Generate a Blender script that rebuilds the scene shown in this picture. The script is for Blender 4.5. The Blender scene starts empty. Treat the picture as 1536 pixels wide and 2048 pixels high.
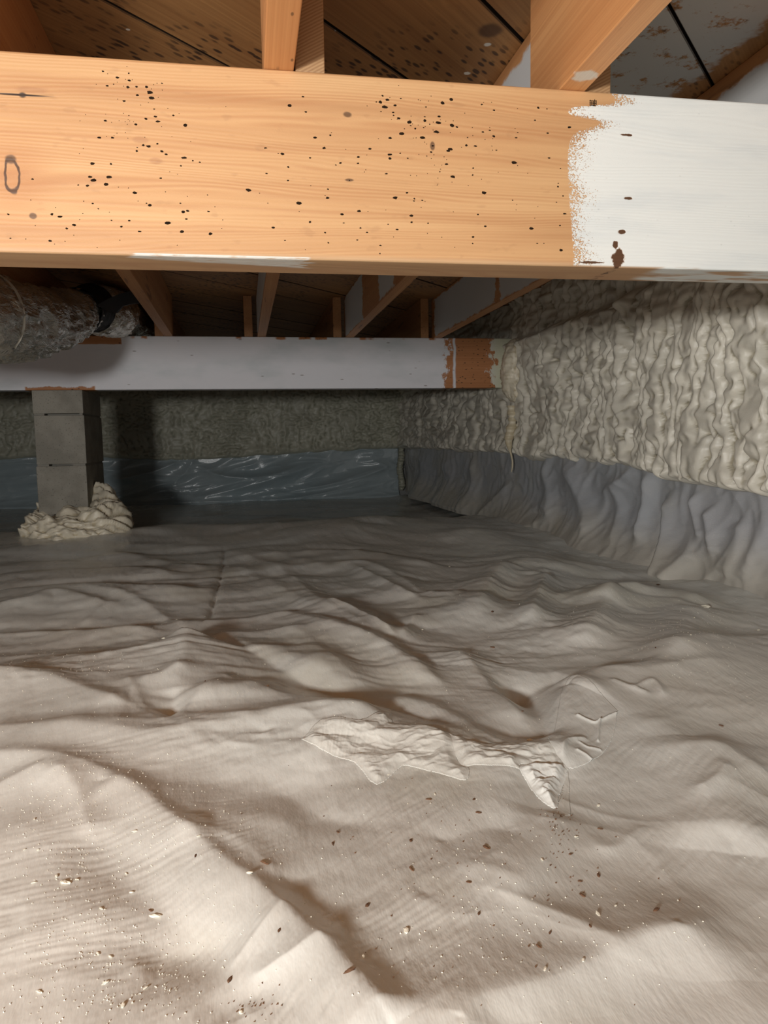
import bpy, bmesh, math, random
import numpy as np
from mathutils import Matrix, Vector
random.seed(7)
rng = np.random.default_rng(7)
SC = bpy.context.scene
COL = SC.collection
R_ = math.radians

# ------------------------------------------------------------------ camera
EYE = np.array([0.0, 0.0, 0.42]); FPX = 1490.0
YAW, PITCH, ROLL = 10.2, 5.63, -1.0
cam_d = bpy.data.cameras.new('camera'); cam = bpy.data.objects.new('camera', cam_d); COL.objects.link(cam)
CM = Matrix.Rotation(R_(-YAW), 3, 'Z') @ Matrix.Rotation(R_(90 - PITCH), 3, 'X') @ Matrix.Rotation(R_(ROLL), 3, 'Z')
cam.rotation_euler = CM.to_euler(); cam.location = EYE
cam_d.sensor_fit = 'VERTICAL'; cam_d.sensor_height = 36.0; cam_d.lens = FPX / 2048 * 36.0
cam_d.clip_start = 0.02
SC.camera = cam

# ------------------------------------------------------------------ light
w = bpy.data.worlds.new('world'); SC.world = w; w.use_nodes = True
w.node_tree.nodes['Background'].inputs[0].default_value = (0.5, 0.55, 0.6, 1)
w.node_tree.nodes['Background'].inputs[1].default_value = 0.3

def area(name, loc, target, size, sizey, power, col):
    l = bpy.data.lights.new(name, 'AREA'); l.shape = 'RECTANGLE'; l.size = size; l.size_y = sizey
    l.energy = power; l.color = col
    o = bpy.data.objects.new(name, l); COL.objects.link(o); o.location = loc
    o.rotation_euler = (Vector(target) - Vector(loc)).to_track_quat('-Z', 'Y').to_euler()
    return o
# work lamp held behind and left of the viewer, and an added soft cool fill at the back, not a real opening
area('work_lamp', (-0.72, -0.70, 0.51), (0.30, 1.5, 0.40), 0.18, 0.14, 40.0, (1.0, 0.98, 0.945))
area('fill_light', (-0.3, -2.35, 0.60), (0.2, 2.0, 0.35), 1.6, 0.7, 13.0, (0.86, 0.94, 1.0))

SC.view_settings.view_transform = 'Standard'; SC.view_settings.look = 'None'
SC.view_settings.gamma = 1.0; SC.view_settings.use_curve_mapping = False
SC.view_settings.exposure = 0.0

# ------------------------------------------------------------------ helpers
CMn = np.array(CM)
def _ray(x, y): return CMn @ np.array([(x - 768) / FPX, -(y - 1024) / FPX, -1.0])
def onz(x, y, z=0.0):
    d = _ray(x, y); return EYE + d * ((z - EYE[2]) / d[2])
def onx(x, y, X):
    d = _ray(x, y); return EYE + d * (X / d[0])
def ony(x, y, Y):
    d = _ray(x, y); return EYE + d * (Y / d[1])

def props(o, label=None, cat=None, group=None, kind=None):
    if label: o['label'] = label
    if cat: o['category'] = cat
    if group: o['group'] = group
    if kind: o['kind'] = kind
    return o
def link(name, me, mat, parent=None):
    if mat is not None and not me.materials: me.materials.append(mat)
    o = bpy.data.objects.new(name, me); COL.objects.link(o)
    if parent: o.parent = parent
    return o
def empty(name, loc, label=None, cat=None, group=None):
    o = bpy.data.objects.new(name, None); COL.objects.link(o); o.location = loc
    o.empty_display_size = 0.05
    return props(o, label, cat, group)
def recenter(me, c):
    n = len(me.vertices); a = np.empty(n * 3, np.float32); me.vertices.foreach_get('co', a)
    a = a.reshape(-1, 3) - np.array(c, np.float32); me.vertices.foreach_set('co', a.ravel()); me.update()
def mesh_np(name, V, Fq, smooth=True):
    V = np.ascontiguousarray(V, np.float32); Fq = np.ascontiguousarray(Fq, np.int32)
    k = Fq.shape[1]; me = bpy.data.meshes.new(name)
    me.vertices.add(len(V)); me.vertices.foreach_set('co', V.ravel())
    me.loops.add(Fq.size); me.loops.foreach_set('vertex_index', Fq.ravel())
    me.polygons.add(len(Fq)); me.polygons.foreach_set('loop_start', np.arange(0, Fq.size, k, dtype=np.int32))
    me.polygons.foreach_set('loop_total', np.full(len(Fq), k, np.int32))
    me.update(calc_edges=True); me.validate()
    me.polygons.foreach_set('use_smooth', np.full(len(me.polygons), smooth))
    return me
def gridfaces(nr, nc, mask=None, wrap=False):
    i = np.arange(nr - 1)[:, None]; j = np.arange(nc if wrap else nc - 1)[None, :]
    j2 = (j + 1) % nc
    f = np.stack([i * nc + j, i * nc + j2, (i + 1) * nc + j2, (i + 1) * nc + j], -1).reshape(-1, 4)
    if mask is not None: f = f[mask.reshape(-1)]
    return f
def box(name, lo, hi, bev=0.002, seg=1, sub=None, wob=0.0):
    bm = bmesh.new()
    lo, hi = Vector(lo), Vector(hi)
    bmesh.ops.create_cube(bm, size=1.0)
    for v in bm.verts: v.co = Vector([(lo[k] + hi[k]) / 2 + v.co[k] * (hi[k] - lo[k]) for k in range(3)])
    if bev: bmesh.ops.bevel(bm, geom=bm.edges[:], offset=bev, segments=seg, affect='EDGES', profile=0.5)
    me = bpy.data.meshes.new(name); bm.to_mesh(me); bm.free()
    return me
def ico(name, r, sub=2):
    bm = bmesh.new(); bmesh.ops.create_icosphere(bm, subdivisions=sub, radius=r)
    me = bpy.data.meshes.new(name); bm.to_mesh(me); bm.free(); return me

# numpy gradient noise
def _h(ix, iy, s):
    h = (ix.astype(np.int64) * 374761393 + iy.astype(np.int64) * 668265263 + s * 1442695041) & 0xffffffff
    h = ((h ^ (h >> 13)) * 1274126177) & 0xffffffff
    return (h ^ (h >> 16)) & 0xffffffff
def pn(x, y, s=0):
    x = np.asarray(x, float); y = np.asarray(y, float)
    xi = np.floor(x); yi = np.floor(y); xf = x - xi; yf = y - yi
    u = xf**3 * (xf * (xf * 6 - 15) + 10); v = yf**3 * (yf * (yf * 6 - 15) + 10)
    def g(a, b):
        an = _h(xi + a, yi + b, s) * (2 * np.pi / 4294967296.0)
        return np.cos(an) * (xf - a) + np.sin(an) * (yf - b)
    return 1.5 * ((g(0, 0) * (1 - u) + g(1, 0) * u) * (1 - v) + (g(0, 1) * (1 - u) + g(1, 1) * u) * v)
def fbm(x, y, s=0, o=3):
    r = 0; a = 1.0
    for k in range(o): r = r + a * pn(x * 2**k, y * 2**k, s + 17 * k); a *= 0.5
    return r
def ss(a, b, x): t = np.clip((x - a) / (b - a), 0, 1); return t * t * (3 - 2 * t)
def facet(x, y, s=0, n=1):
    """crumpled-film relief: sharp crests between smooth hollows"""
    wx = pn(x * .7, y * .7, s + 5) * .6; wy = pn(x * .7 + 9, y * .7 + 3, s + 6) * .6
    return 1 - np.abs(pn(x + wx, y + wy, s)) * 2.2

def tri(x, y, s=0, warp=.25):
    """piecewise planar relief: flat facets meeting in crisp creases (-1..1)"""
    x = np.asarray(x, float); y = np.asarray(y, float)
    if warp:
        wx = warp * pn(x * .9 + 4, y * .9 + 7, s + 3); wy = warp * pn(x * .9 + 21, y * .9 + 2, s + 4); x = x + wx; y = y + wy
    i = np.floor(x); j = np.floor(y); f = x - i; g = y - j
    hv = lambda a, b: _h(i + a, j + b, s) / 2147483648.0 - 1.0
    flip = _h(i, j, s + 77) > 2147483648
    a, b, c, d = hv(0, 0), hv(1, 0), hv(0, 1), hv(1, 1)
    t1 = np.where(f + g < 1, a + (b - a) * f + (c - a) * g, d + (c - d) * (1 - f) + (b - d) * (1 - g))
    t2 = np.where(f > g, a + (b - a) * f + (d - b) * g, a + (d - c) * f + (c - a) * g)
    return np.where(flip, t1, t2)

# ------------------------------------------------------------------ materials
class NT:
    def __init__(self, name, rough=0.6, metal=0.0, spec=0.5):
        self.m = bpy.data.materials.new(name); self.m.use_nodes = True
        self.t = self.m.node_tree; self.b = self.t.nodes['Principled BSDF']
        self.b.inputs['Roughness'].default_value = rough; self.b.inputs['Metallic'].default_value = metal
        self.b.inputs['Specular IOR Level'].default_value = spec
        self.pos = self.n('ShaderNodeNewGeometry').outputs['Position']
        self.obj = self.n('ShaderNodeTexCoord').outputs['Object']
        s = self.n('ShaderNodeSeparateXYZ'); self.t.links.new(self.pos, s.inputs[0])
        self.x, self.y, self.z = s.outputs
    def n(self, t): return self.t.nodes.new(t)
    def set(self, sock, v):
        if hasattr(v, 'links') or isinstance(v, bpy.types.NodeSocket): self.t.links.new(v, sock)
        else:
            if isinstance(v, tuple) and len(v) == 3 and sock.type == 'RGBA': v = v + (1,)
            sock.default_value = v
    def mth(self, op, a, b=0.0, c=0.0, clamp=False):
        n = self.n('ShaderNodeMath'); n.operation = op; n.use_clamp = clamp
        for i, v in enumerate((a, b, c)): self.set(n.inputs[i], v)
        return n.outputs[0]
    def noise(self, scale=1.0, vs=(1, 1, 1), detail=3, rough=0.55, coord=None, loc=(0, 0, 0), dist=0.0):
        mp = self.n('ShaderNodeMapping'); mp.inputs['Scale'].default_value = vs; mp.inputs['Location'].default_value = loc
        self.set(mp.inputs[0], coord or self.pos)
        n = self.n('ShaderNodeTexNoise'); n.inputs['Scale'].default_value = scale; n.inputs['Detail'].default_value = detail
        n.inputs['Roughness'].default_value = rough; n.inputs['Distortion'].default_value = dist
        self.set(n.inputs['Vector'], mp.outputs[0]); return n.outputs[0]
    def voro(self, scale, vs=(1, 1, 1), feature='F1', rnd=1.0, coord=None):
        mp = self.n('ShaderNodeMapping'); mp.inputs['Scale'].default_value = vs; self.set(mp.inputs[0], coord or self.pos)
        n = self.n('ShaderNodeTexVoronoi'); n.feature = feature; n.inputs['Scale'].default_value = scale
        n.inputs['Randomness'].default_value = rnd; self.set(n.inputs['Vector'], mp.outputs[0]); return n.outputs['Distance']
    def ramp(self, f, stops, interp='LINEAR'):
        n = self.n('ShaderNodeValToRGB'); n.color_ramp.interpolation = interp
        e = n.color_ramp.elements
        while len(e) < len(stops): e.new(0.5)
        for k, (p, c) in enumerate(stops):
            e[k].position = p
            e[k].color = (c, c, c, 1) if not isinstance(c, tuple) else c + (1,)
        self.set(n.inputs[0], f); return n.outputs[0]
    def mix(self, f, a, b, mode='MIX'):
        n = self.n('ShaderNodeMix'); n.data_type = 'RGBA'; n.blend_type = mode
        self.set(n.inputs[0], f); self.set(n.inputs[6], a); self.set(n.inputs[7], b); return n.outputs[2]
    def sstep(self, v, a, b):
        n = self.n('ShaderNodeMapRange'); n.interpolation_type = 'SMOOTHSTEP'
        self.set(n.inputs[0], v); n.inputs[1].default_value = a; n.inputs[2].default_value = b; return n.outputs[0]
    def curve(self, v, pts, lo, hi, vlo, vhi):
        """piecewise curve: v in [lo,hi] -> [vlo,vhi]"""
        a = self.n('ShaderNodeMapRange'); self.set(a.inputs[0], v); a.inputs[1].default_value = lo; a.inputs[2].default_value = hi
        c = self.n('ShaderNodeFloatCurve'); self.set(c.inputs[1], a.outputs[0])
        cu = c.mapping.curves[0]
        P = sorted([((p - lo) / (hi - lo), (q - vlo) / (vhi - vlo)) for p, q in pts])
        cu.points[0].location = P[0]; cu.points[1].location = P[-1]
        for p in P[1:-1]: cu.points.new(*p)
        c.mapping.update()
        return self.mth('MULTIPLY_ADD', c.outputs[0], vhi - vlo, vlo)
    def ell(self, cx, cz, rx, rz, soft=0.35, axes='xz', wob=None):
        """soft ellipse mask around a world point"""
        A = {'x': self.x, 'y': self.y, 'z': self.z}
        dx = self.mth('DIVIDE', self.mth('SUBTRACT', A[axes[0]], cx), rx)
        dz = self.mth('DIVIDE', self.mth('SUBTRACT', A[axes[1]], cz), rz)
        d = self.mth('SQRT', self.mth('ADD', self.mth('MULTIPLY', dx, dx), self.mth('MULTIPLY', dz, dz)))
        if wob is not None: d = self.mth('ADD', d, wob)
        return d, self.sstep(d, 1 + soft, 1 - soft)
    def boxm(self, x0, x1, axis='x', soft=0.01, wob=None):
        v = {'x': self.x, 'y': self.y, 'z': self.z}[axis]
        if wob is not None: v = self.mth('ADD', v, wob)
        return self.mth('MULTIPLY', self.sstep(v, x0 - soft, x0 + soft), self.sstep(v, x1 + soft, x1 - soft))
    def mul(self, *a):
        r = a[0]
        for k in a[1:]: r = self.mth('MULTIPLY', r, k)
        return r
    def bump(self, h, dist=0.001, strength=1.0, nrm=None):
        n = self.n('ShaderNodeBump'); n.inputs['Distance'].default_value = dist; n.inputs['Strength'].default_value = strength
        self.set(n.inputs['Height'], h)
        if nrm is not None: self.set(n.inputs['Normal'], nrm)
        return n.outputs[0]
    def out(self, col=None, rough=None, nrm=None):
        if col is not None: self.set(self.b.inputs['Base Color'], col)
        if rough is not None: self.set(self.b.inputs['Roughness'], rough)
        if nrm is not None: self.set(self.b.inputs['Normal'], nrm)
        return self.m

def wood_base(N, axis='x', light=(0.80, 0.45, 0.19), dark=(0.62, 0.29, 0.10), spots=0.0, coord=None):
    """softwood colour with grain along an axis"""
    sc = {'x': (0.8, 22, 22), 'y': (22, 0.8, 22), 'd': (1, 1, 1)}[axis]
    fine = {'x': (1.2, 260, 260), 'y': (260, 1.2, 260), 'd': (1, 1, 1)}[axis]
    if axis == 'd':   # planks: grain runs along (1,1)
        rot = N.n('ShaderNodeMapping'); rot.inputs['Rotation'].default_value = (0, 0, R_(-45)); N.set(rot.inputs[0], coord or N.pos)
        coord = rot.outputs[0]; sc = (0.8, 20, 20); fine = (1.2, 200, 200)
    a = N.noise(1.0, sc, 4, 0.6, coord); b = N.noise(1.0, fine, 2, 0.5, coord)
    warp = N.mth('ADD', N.mth('MULTIPLY', a, 0.6), N.mth('MULTIPLY', b, 0.4))
    c = N.ramp(warp, [(0.30, dark), (0.52, tuple(.5 * (p + q) for p, q in zip(light, dark))), (0.68, light)])
    return c, a, b, coord

def mat_near_beam():
    N = NT('beam_wood_near', 0.55)
    ring = N.mth('SINE', N.mth('ADD', N.mth('MULTIPLY', N.z, 1150.0), N.mth('MULTIPLY', N.noise(1.0, (0.9, 3, 9), 3), 120.0)))
    ring = N.mth('MULTIPLY_ADD', ring, 0.5, 0.5)
    a = N.noise(1.0, (0.9, 16, 16), 4, 0.6)
    col = N.ramp(a, [(0.32, (0.47, 0.245, 0.108)), (0.5, (0.585, 0.335, 0.155)), (0.68, (0.66, 0.41, 0.20))])
    streak = N.noise(1.0, (0.6, 20, 60), 3)
    col = N.mix(N.mth('MULTIPLY', N.mul(ring, N.sstep(streak, 0.40, 0.62)), 0.48), col, (0.44, 0.20, 0.08))
    # smudges
    sm = N.ramp(N.noise(1.0, (26, 10, 60), 2), [(0.63, 0.0), (0.70, 1.0)])
    col = N.mix(N.mth('MULTIPLY', sm, 0.28), col, (0.38, 0.20, 0.09))
    # reddish tone toward the lower left, darker top-left
    # knots on the face
    fine = N.noise(60.0, (1, 1, 1), 2)
    wob = N.mth('MULTIPLY_ADD', fine, 0.7, -0.35)
    def kn(px, py, rx, rz): p = ony(px, py, 1.005); return p[0], p[2], rx, rz
    for (px, py, rx, rz, ringed) in [(24, 352, .0085, .019, 1), (22, 318, .006, .005, 0), (66, 432, .004, .0035, 0),
                                     (695, 229, .0055, .0035, 0), (698, 360, .006, .002, 0), (865, 292, .003, .005, 0), (312, 322, .008, .004, 2), (280, 280, .010, .004, 2), (62, 180, .018, .004, 2)]:
        cx, cz, rx, rz = kn(px, py, rx, rz)
        d, m = N.ell(cx, cz, rx, rz, 0.3, wob=wob)
        if ringed == 1:
            edge = N.sstep(N.mth('ABSOLUTE', N.mth('SUBTRACT', d, 0.95)), 0.22, 0.08)
            d2, halo = N.ell(cx + .004, cz, .034, .034, 0.9)
            col = N.mix(N.mth('MULTIPLY', halo, 0.45), col, (0.42, 0.17, 0.06))
            col = N.mix(N.mth('MULTIPLY', edge, 0.9), col, (0.05, 0.02, 0.01))
        else:
            col = N.mix(N.mth('MULTIPLY', m, 0.85 if ringed == 0 else 0.45), col, (0.10, 0.05, 0.025) if ringed == 0 else (0.36, 0.17, 0.08))
    # split at left
    p = ony(45, 190, 1.005)
    d, m = N.ell(p[0] - .003, p[2], .032, .0012, 0.4)
    col = N.mix(m, col, (0.04, 0.02, 0.01))
    d, m = N.ell(p[0], p[2], .004, .003, 0.4); col = N.mix(m, col, (0.04, 0.02, 0.01))
    # underside mixed towards grey-brown
    under = N.sstep(N.z, 0.664, 0.657)
    col = N.mix(N.mth('MULTIPLY', under, 0.35), col, (0.42, 0.30, 0.20))
    # white paint, brushed ragged edge
    edge = N.curve(N.z, [(0.64, .4565), (0.672, .4555), (0.70, .4535), (0.735, .450), (0.77, .4475), (0.805, .4470), (0.822, .450),
                         (0.834, .458), (0.842, .480), (0.848, .492), (0.853, .478), (0.860, .447), (0.866, .452), (0.872, .490), (0.880, .515), (0.892, .470)], 0.64, 0.895, 0.40, 0.60)
    dist = N.mth('SUBTRACT', N.x, edge)
    n1 = N.noise(1.0, (480, 480, 700), 2, 0.6); n2 = N.noise(1.0, (70, 70, 190), 3, 0.6)
    gate = N.noise(1.0, (12, 12, 38), 2)
    sp = N.mth('ADD', N.mth('MULTIPLY_ADD', n1, 0.15, -0.075), N.mth('MULTIPLY_ADD', n2, 0.03, -0.015))
    lag = N.mth('MULTIPLY', N.sstep(gate, 0.36, 0.66), 0.016)
    hard = N.sstep(dist, -0.0008, 0.0012)
    speck = N.sstep(N.mth('SUBTRACT', N.mth('ADD', dist, sp), lag), -0.008, 0.000)
    paint = N.mul(hard, speck)
    # bits of bare wood in the paint
    for (px, py, rx, rz) in [(1238, 516, .0092, .0125), (1231, 489, .004, .006), (1243, 463, .006, .003), (1256, 270, .0085, .0017), (1257, 397, .007, .0022), (1183, 525, .018, .0016)]:
        q = ony(px, py, 1.005); d, m = N.ell(q[0], q[2], rx, rz, 0.15, wob=N.mth('MULTIPLY_ADD', N.noise(120.0), 1.6, -0.8))
        paint = N.mth('MULTIPLY', paint, N.mth('SUBTRACT', 1.0, m))
        col = N.mix(m, col, (0.10, 0.045, 0.02))
    face = N.sstep(N.z, 0.655, 0.6585)
    paint = N.mth('MULTIPLY', paint, N.mth('MAXIMUM', face, N.mul(N.sstep(N.x, .575, .60), N.sstep(N.noise(1.0, (9, 40, 20), 3), 0.36, 0.5))))
    # white smear on the underside
    x0, x1 = onz(262, 520, .655)[0], onz(612, 530, .655)[0]
    wv = N.mth('MULTIPLY_ADD', N.noise(1.0, (18, 120, 60), 3), 0.07, -0.035)
    smear = N.mul(N.boxm(x0, x1, 'x', 0.004, wv), N.sstep(N.z, 0.6588, 0.6572),
                  N.sstep(N.mth('ADD', N.mth('SUBTRACT', N.mth('MULTIPLY_ADD', N.x, 0.16, 1.036), N.y), N.mth('MULTIPLY', wv, 0.25)), -0.012, 0.0),
                  N.sstep(N.noise(1.0, (40, 300, 60), 3), 0.22, 0.52))
    paint = N.mth('MAXIMUM', paint, N.mth('MULTIPLY', smear, 0.8))
    white = N.mix(N.sstep(N.noise(1.0, (5, 5, 30), 4), 0.45, 0.75), (0.78, 0.80, 0.77), (0.70, 0.73, 0.72))
    faint = N.sstep(N.voro(60.0, (1, 1, 1.6)), 0.13, 0.07)
    white = N.mix(N.mul(faint, N.sstep(N.noise(9.0), 0.5, 0.7), 0.5), white, (0.45, 0.46, 0.45))
    col = N.mix(paint, col, white)
    h = N.mth('ADD', N.mth('MULTIPLY', ring, 0.25), N.mth('ADD', N.mth('MULTIPLY', paint, 0.9), N.mth('MULTIPLY', n1, 0.25)))
    return N.out(col, N.mth('MULTIPLY_ADD', paint, -0.08, 0.58), N.bump(h, 0.0006, 0.8))

def mat_far_beam():
    N = NT('beam_wood_far', 0.6)
    c, a, b, _ = wood_base(N, 'x', (0.50, 0.22, 0.085), (0.34, 0.13, 0.045))
    sp = N.sstep(N.voro(75.0, (0.6, 1, 1.3)), 0.24, 0.15)
    c = N.mix(N.mul(sp, N.sstep(N.noise(14.0), 0.42, 0.55)), c, (0.04, 0.02, 0.01))
    wv = N.mth('MULTIPLY_ADD', N.noise(1.0, (28, 28, 22), 4, 0.65), 0.22, -0.11)
    P = lambda px: ony(px, 735, 3.49)[0]
    bare = N.boxm(P(893), P(984), 'x', 0.012, wv)
    # the painted streak inside the bare part
    st = N.boxm(P(906), P(911), 'x', 0.004, N.mth('MULTIPLY_ADD', N.noise(1.0, (4, 4, 9), 2), 0.03, -0.015))
    bare = N.mul(bare, N.mth('SUBTRACT', 1.0, st))
    top = N.mul(N.boxm(ony(147, 680, 3.49)[0], ony(243, 680, 3.49)[0], 'x', .004, N.mth('MULTIPLY', wv, .12)), N.sstep(N.mth('ADD', N.z, N.mth('MULTIPLY', wv, .03)), 0.851, 0.855))
    bot = N.mul(N.boxm(ony(50, 775, 3.49)[0], ony(190, 775, 3.49)[0], 'x', .004), N.sstep(N.mth('ADD', N.z, N.mth('MULTIPLY', wv, .12)), 0.672, 0.666))
    t2 = N.mul(N.sstep(N.noise(1.0, (9, 1, 1), 2), 0.56, 0.62), N.sstep(N.mth('ADD', N.z, N.mth('MULTIPLY', wv, .06)), 0.876, 0.882))
    bare = N.mth('MAXIMUM', N.mth('MAXIMUM', bare, t2), N.mth('MAXIMUM', top, bot))
    white = N.mix(N.sstep(N.noise(1.0, (2.2, 1, 5), 4), 0.42, 0.72), (0.72, 0.72, 0.76), (0.50, 0.55, 0.57))
    over = N.sstep(N.x, P(960), P(1000))
    white = N.mix(over, white, (0.62, 0.62, 0.47))
    nick = N.mul(N.sstep(N.voro(9.0, (1, 1, 3.4)), 0.10, 0.05), 0.7)
    white = N.mix(nick, white, (0.16, 0.13, 0.11))
    col = N.mix(bare, white, c)
    return N.out(col, 0.6, N.bump(N.noise(70.0, (1, 1, 1), 3), 0.001, 0.5))

def mat_joist(name, paint=None, tone=1.0, end=False, drip=None):
    """joist lumber; paint = list of (y0,y1,z0,z1) brushed areas on the side faces"""
    N = NT(name, 0.6)
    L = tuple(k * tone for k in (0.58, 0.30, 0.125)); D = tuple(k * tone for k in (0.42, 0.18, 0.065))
    c, a, b, _ = wood_base(N, 'y', L, D)
    dk = N.sstep(N.noise(1.0, (60, 4, 22), 3), 0.62, 0.70)
    c = N.mix(N.mth('MULTIPLY', dk, 0.6), c, (0.13, 0.05, 0.02))
    sp = N.sstep(N.voro(70.0, (1, .45, 1)), 0.17, 0.10)
    c = N.mix(N.mul(sp, N.sstep(N.noise(8.0), 0.48, 0.6), 0.7), c, (0.06, 0.03, 0.015))
    if paint:
        wv = N.mth('MULTIPLY_ADD', N.noise(1.0, (30, 14, 30), 4, 0.65), 0.14, -0.07)
        pm = None
        for (y0, y1, z0, z1) in paint:
            m = N.mul(N.boxm(y0, y1, 'y', 0.006, wv), N.boxm(z0, z1, 'z', 0.004, N.mth('MULTIPLY', wv, 0.25)))
            pm = m if pm is None else N.mth('MAXIMUM', pm, m)
        nx = N.n('ShaderNodeNewGeometry'); s = N.n('ShaderNodeSeparateXYZ'); N.set(s.inputs[0], nx.outputs['True Normal'])
        pm = N.mul(pm, N.sstep(N.mth('ABSOLUTE', s.outputs[0]), 0.5, 0.7))
        c = N.mix(pm, c, (0.60, 0.61, 0.61))
    for (cx, cy, rx, ry) in (drip or []):
        d, m = N.ell(cx, cy, rx, ry, 0.2, 'xy', N.mth('MULTIPLY_ADD', N.noise(80.0), 1.2, -0.6))
        m = N.mth('MULTIPLY', m, N.sstep(N.z, 0.8925, 0.8912)); c = N.mix(m, c, (0.66, 0.62, 0.55))
    if end:   # saw marks on the cut end
        nx = N.n('ShaderNodeNewGeometry'); s = N.n('ShaderNodeSeparateXYZ'); N.set(s.inputs[0], nx.outputs['True Normal'])
        ef = N.sstep(N.mth('ABSOLUTE', s.outputs[1]), 0.6, 0.8)
        saw = N.mth('SINE', N.mth('MULTIPLY_ADD', N.mth('ADD', N.mth('MULTIPLY', N.x, 0.55), N.mth('MULTIPLY', N.z, -1.0)), 1500.0, N.mth('MULTIPLY', N.noise(30.0), 4.0)))
        ec = N.mix(N.mth('MULTIPLY_ADD', saw, 0.4, 0.45), (0.30, 0.165, 0.075), (0.45, 0.28, 0.14))
        c = N.mix(ef, c, ec)
    return N.out(c, 0.6, N.bump(b, 0.0006, 0.5))

def mat_plank():
    N = NT('subfloor_plank', 0.62)
    info = N.n('ShaderNodeObjectInfo')
    off = N.n('ShaderNodeVectorMath'); off.operation = 'ADD'; N.set(off.inputs[0], N.pos)
    cx = N.n('ShaderNodeCombineXYZ'); r = N.mth('MULTIPLY', info.outputs['Random'], 37.0); N.set(cx.inputs[0], r); N.set(cx.inputs[1], r); N.set(off.inputs[1], cx.outputs[0])
    c, a, b, co = wood_base(N, 'd', (0.45, 0.235, 0.085), (0.27, 0.12, 0.038), coord=off.outputs[0])
    # mildew flecks, stretched along the grain
    mp = N.n('ShaderNodeMapping'); mp.inputs['Scale'].default_value = (0.35, 1, 1); N.set(mp.inputs[0], co)
    v = N.n('ShaderNodeTexVoronoi'); v.inputs['Scale'].default_value = 85.0; N.set(v.inputs['Vector'], mp.outputs[0])
    fl = N.sstep(v.outputs['Distance'], 0.40, 0.22)
    g = N.sstep(N.noise(3.2, detail=3), 0.38, 0.58)
    c = N.mix(N.mul(fl, g, 0.9), c, (0.035, 0.015, 0.008))
    # knot in the plank beside the right joist
    q = onz(980, 60, 1.075); d, m = N.ell(q[0], q[1], .020, .020, 0.3, 'xy', N.mth('MULTIPLY_ADD', N.noise(40.0), .5, -.25))
    c = N.mix(N.mth('MULTIPLY', m, 0.8), c, (0.07, 0.03, 0.014))
    # white paint brushed over the planks at the right
    wv = N.mth('MULTIPLY_ADD', N.noise(1.0, (14, 14, 14), 4, 0.7), 0.10, -0.05)
    m = N.mul(N.boxm(0.53, 0.842, 'x', 0.012, wv), N.boxm(0.6, 1.95, 'y', 0.03, wv))
    m2 = N.mul(m, N.sstep(N.noise(1.0, (24, 24, 24), 5, 0.75), 0.36, 0.46))
    c = N.mix(m2, c, (0.50, 0.51, 0.50))
    for (px, py, r1) in [(975, 89, .0055), (934, 146, .0055), (672, 61, .0022), (256, 58, .003)]:
        q = onz(px, py, 1.075); d, m = N.ell(q[0], q[1], r1 * 1.1, r1, 0.25, 'xy', N.mth('MULTIPLY_ADD', N.noise(120.0), 1.0, -.5)); c = N.mix(m, c, (0.78, 0.76, 0.70))
    # shade of the joints painted in: side faces of the boards near-black
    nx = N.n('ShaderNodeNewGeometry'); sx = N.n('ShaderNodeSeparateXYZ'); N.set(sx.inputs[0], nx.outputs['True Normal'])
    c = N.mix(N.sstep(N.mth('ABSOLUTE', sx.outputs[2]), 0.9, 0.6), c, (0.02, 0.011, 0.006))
    return N.out(c, 0.62, N.bump(b, 0.0008, 0.5))

def mat_foam(name, col=(0.66, 0.62, 0.49), low=(0.44, 0.40, 0.28)):
    N = NT(name, 0.42, spec=0.45)
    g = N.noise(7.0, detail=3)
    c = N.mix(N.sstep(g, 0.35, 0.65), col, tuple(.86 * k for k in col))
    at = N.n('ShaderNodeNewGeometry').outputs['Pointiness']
    c = N.mix(N.sstep(at, 0.50, 0.44), c, low)  # shade of the hollows put into the foam colour
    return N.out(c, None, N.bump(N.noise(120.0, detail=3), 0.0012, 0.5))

def mat_film(name, col, rough=0.36, dust=0.5, low=None, spec=0.55):
    N = NT(name, rough, spec=spec)
    a = N.noise(1.3, detail=3)
    c = N.mix(N.sstep(a, 0.35, 0.65), col, tuple(k * q for k, q in zip(col, (0.93, 0.97, 0.99))))
    if low: c = N.mix(N.sstep(N.mth('ADD', N.z, N.mth('MULTIPLY', N.noise(5.0), .12)), .24, .09), c, low)
    # overspray dust settled in patches
    d = N.sstep(N.noise(1.0, (2.6, 2.6, 2.6), 4, .6, loc=(3, 1, 0)), 0.50, 0.70)
    c = N.mix(N.mth('MULTIPLY', d, dust * .6), c, (0.50, 0.46, 0.33))
    sp = N.sstep(N.voro(170.0), 0.17, 0.10)
    c = N.mix(N.mul(sp, N.sstep(N.noise(1.6, detail=2, loc=(7, 0, 0)), 0.48, 0.6), 0.8 * dust), c, (0.82, 0.79, 0.66))
    thr = N.mth('SINE', N.mth('MULTIPLY', N.x, 900.0))
    h = N.mth('ADD', N.noise(1.0, (90, 30, 90), 3, 0.6), N.mth('MULTIPLY', thr, 0.015))
    rg = N.mth('MULTIPLY_ADD', d, 0.22 * dust, rough)
    return N.out(c, rg, N.bump(h, 0.0022, 0.45))

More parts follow.
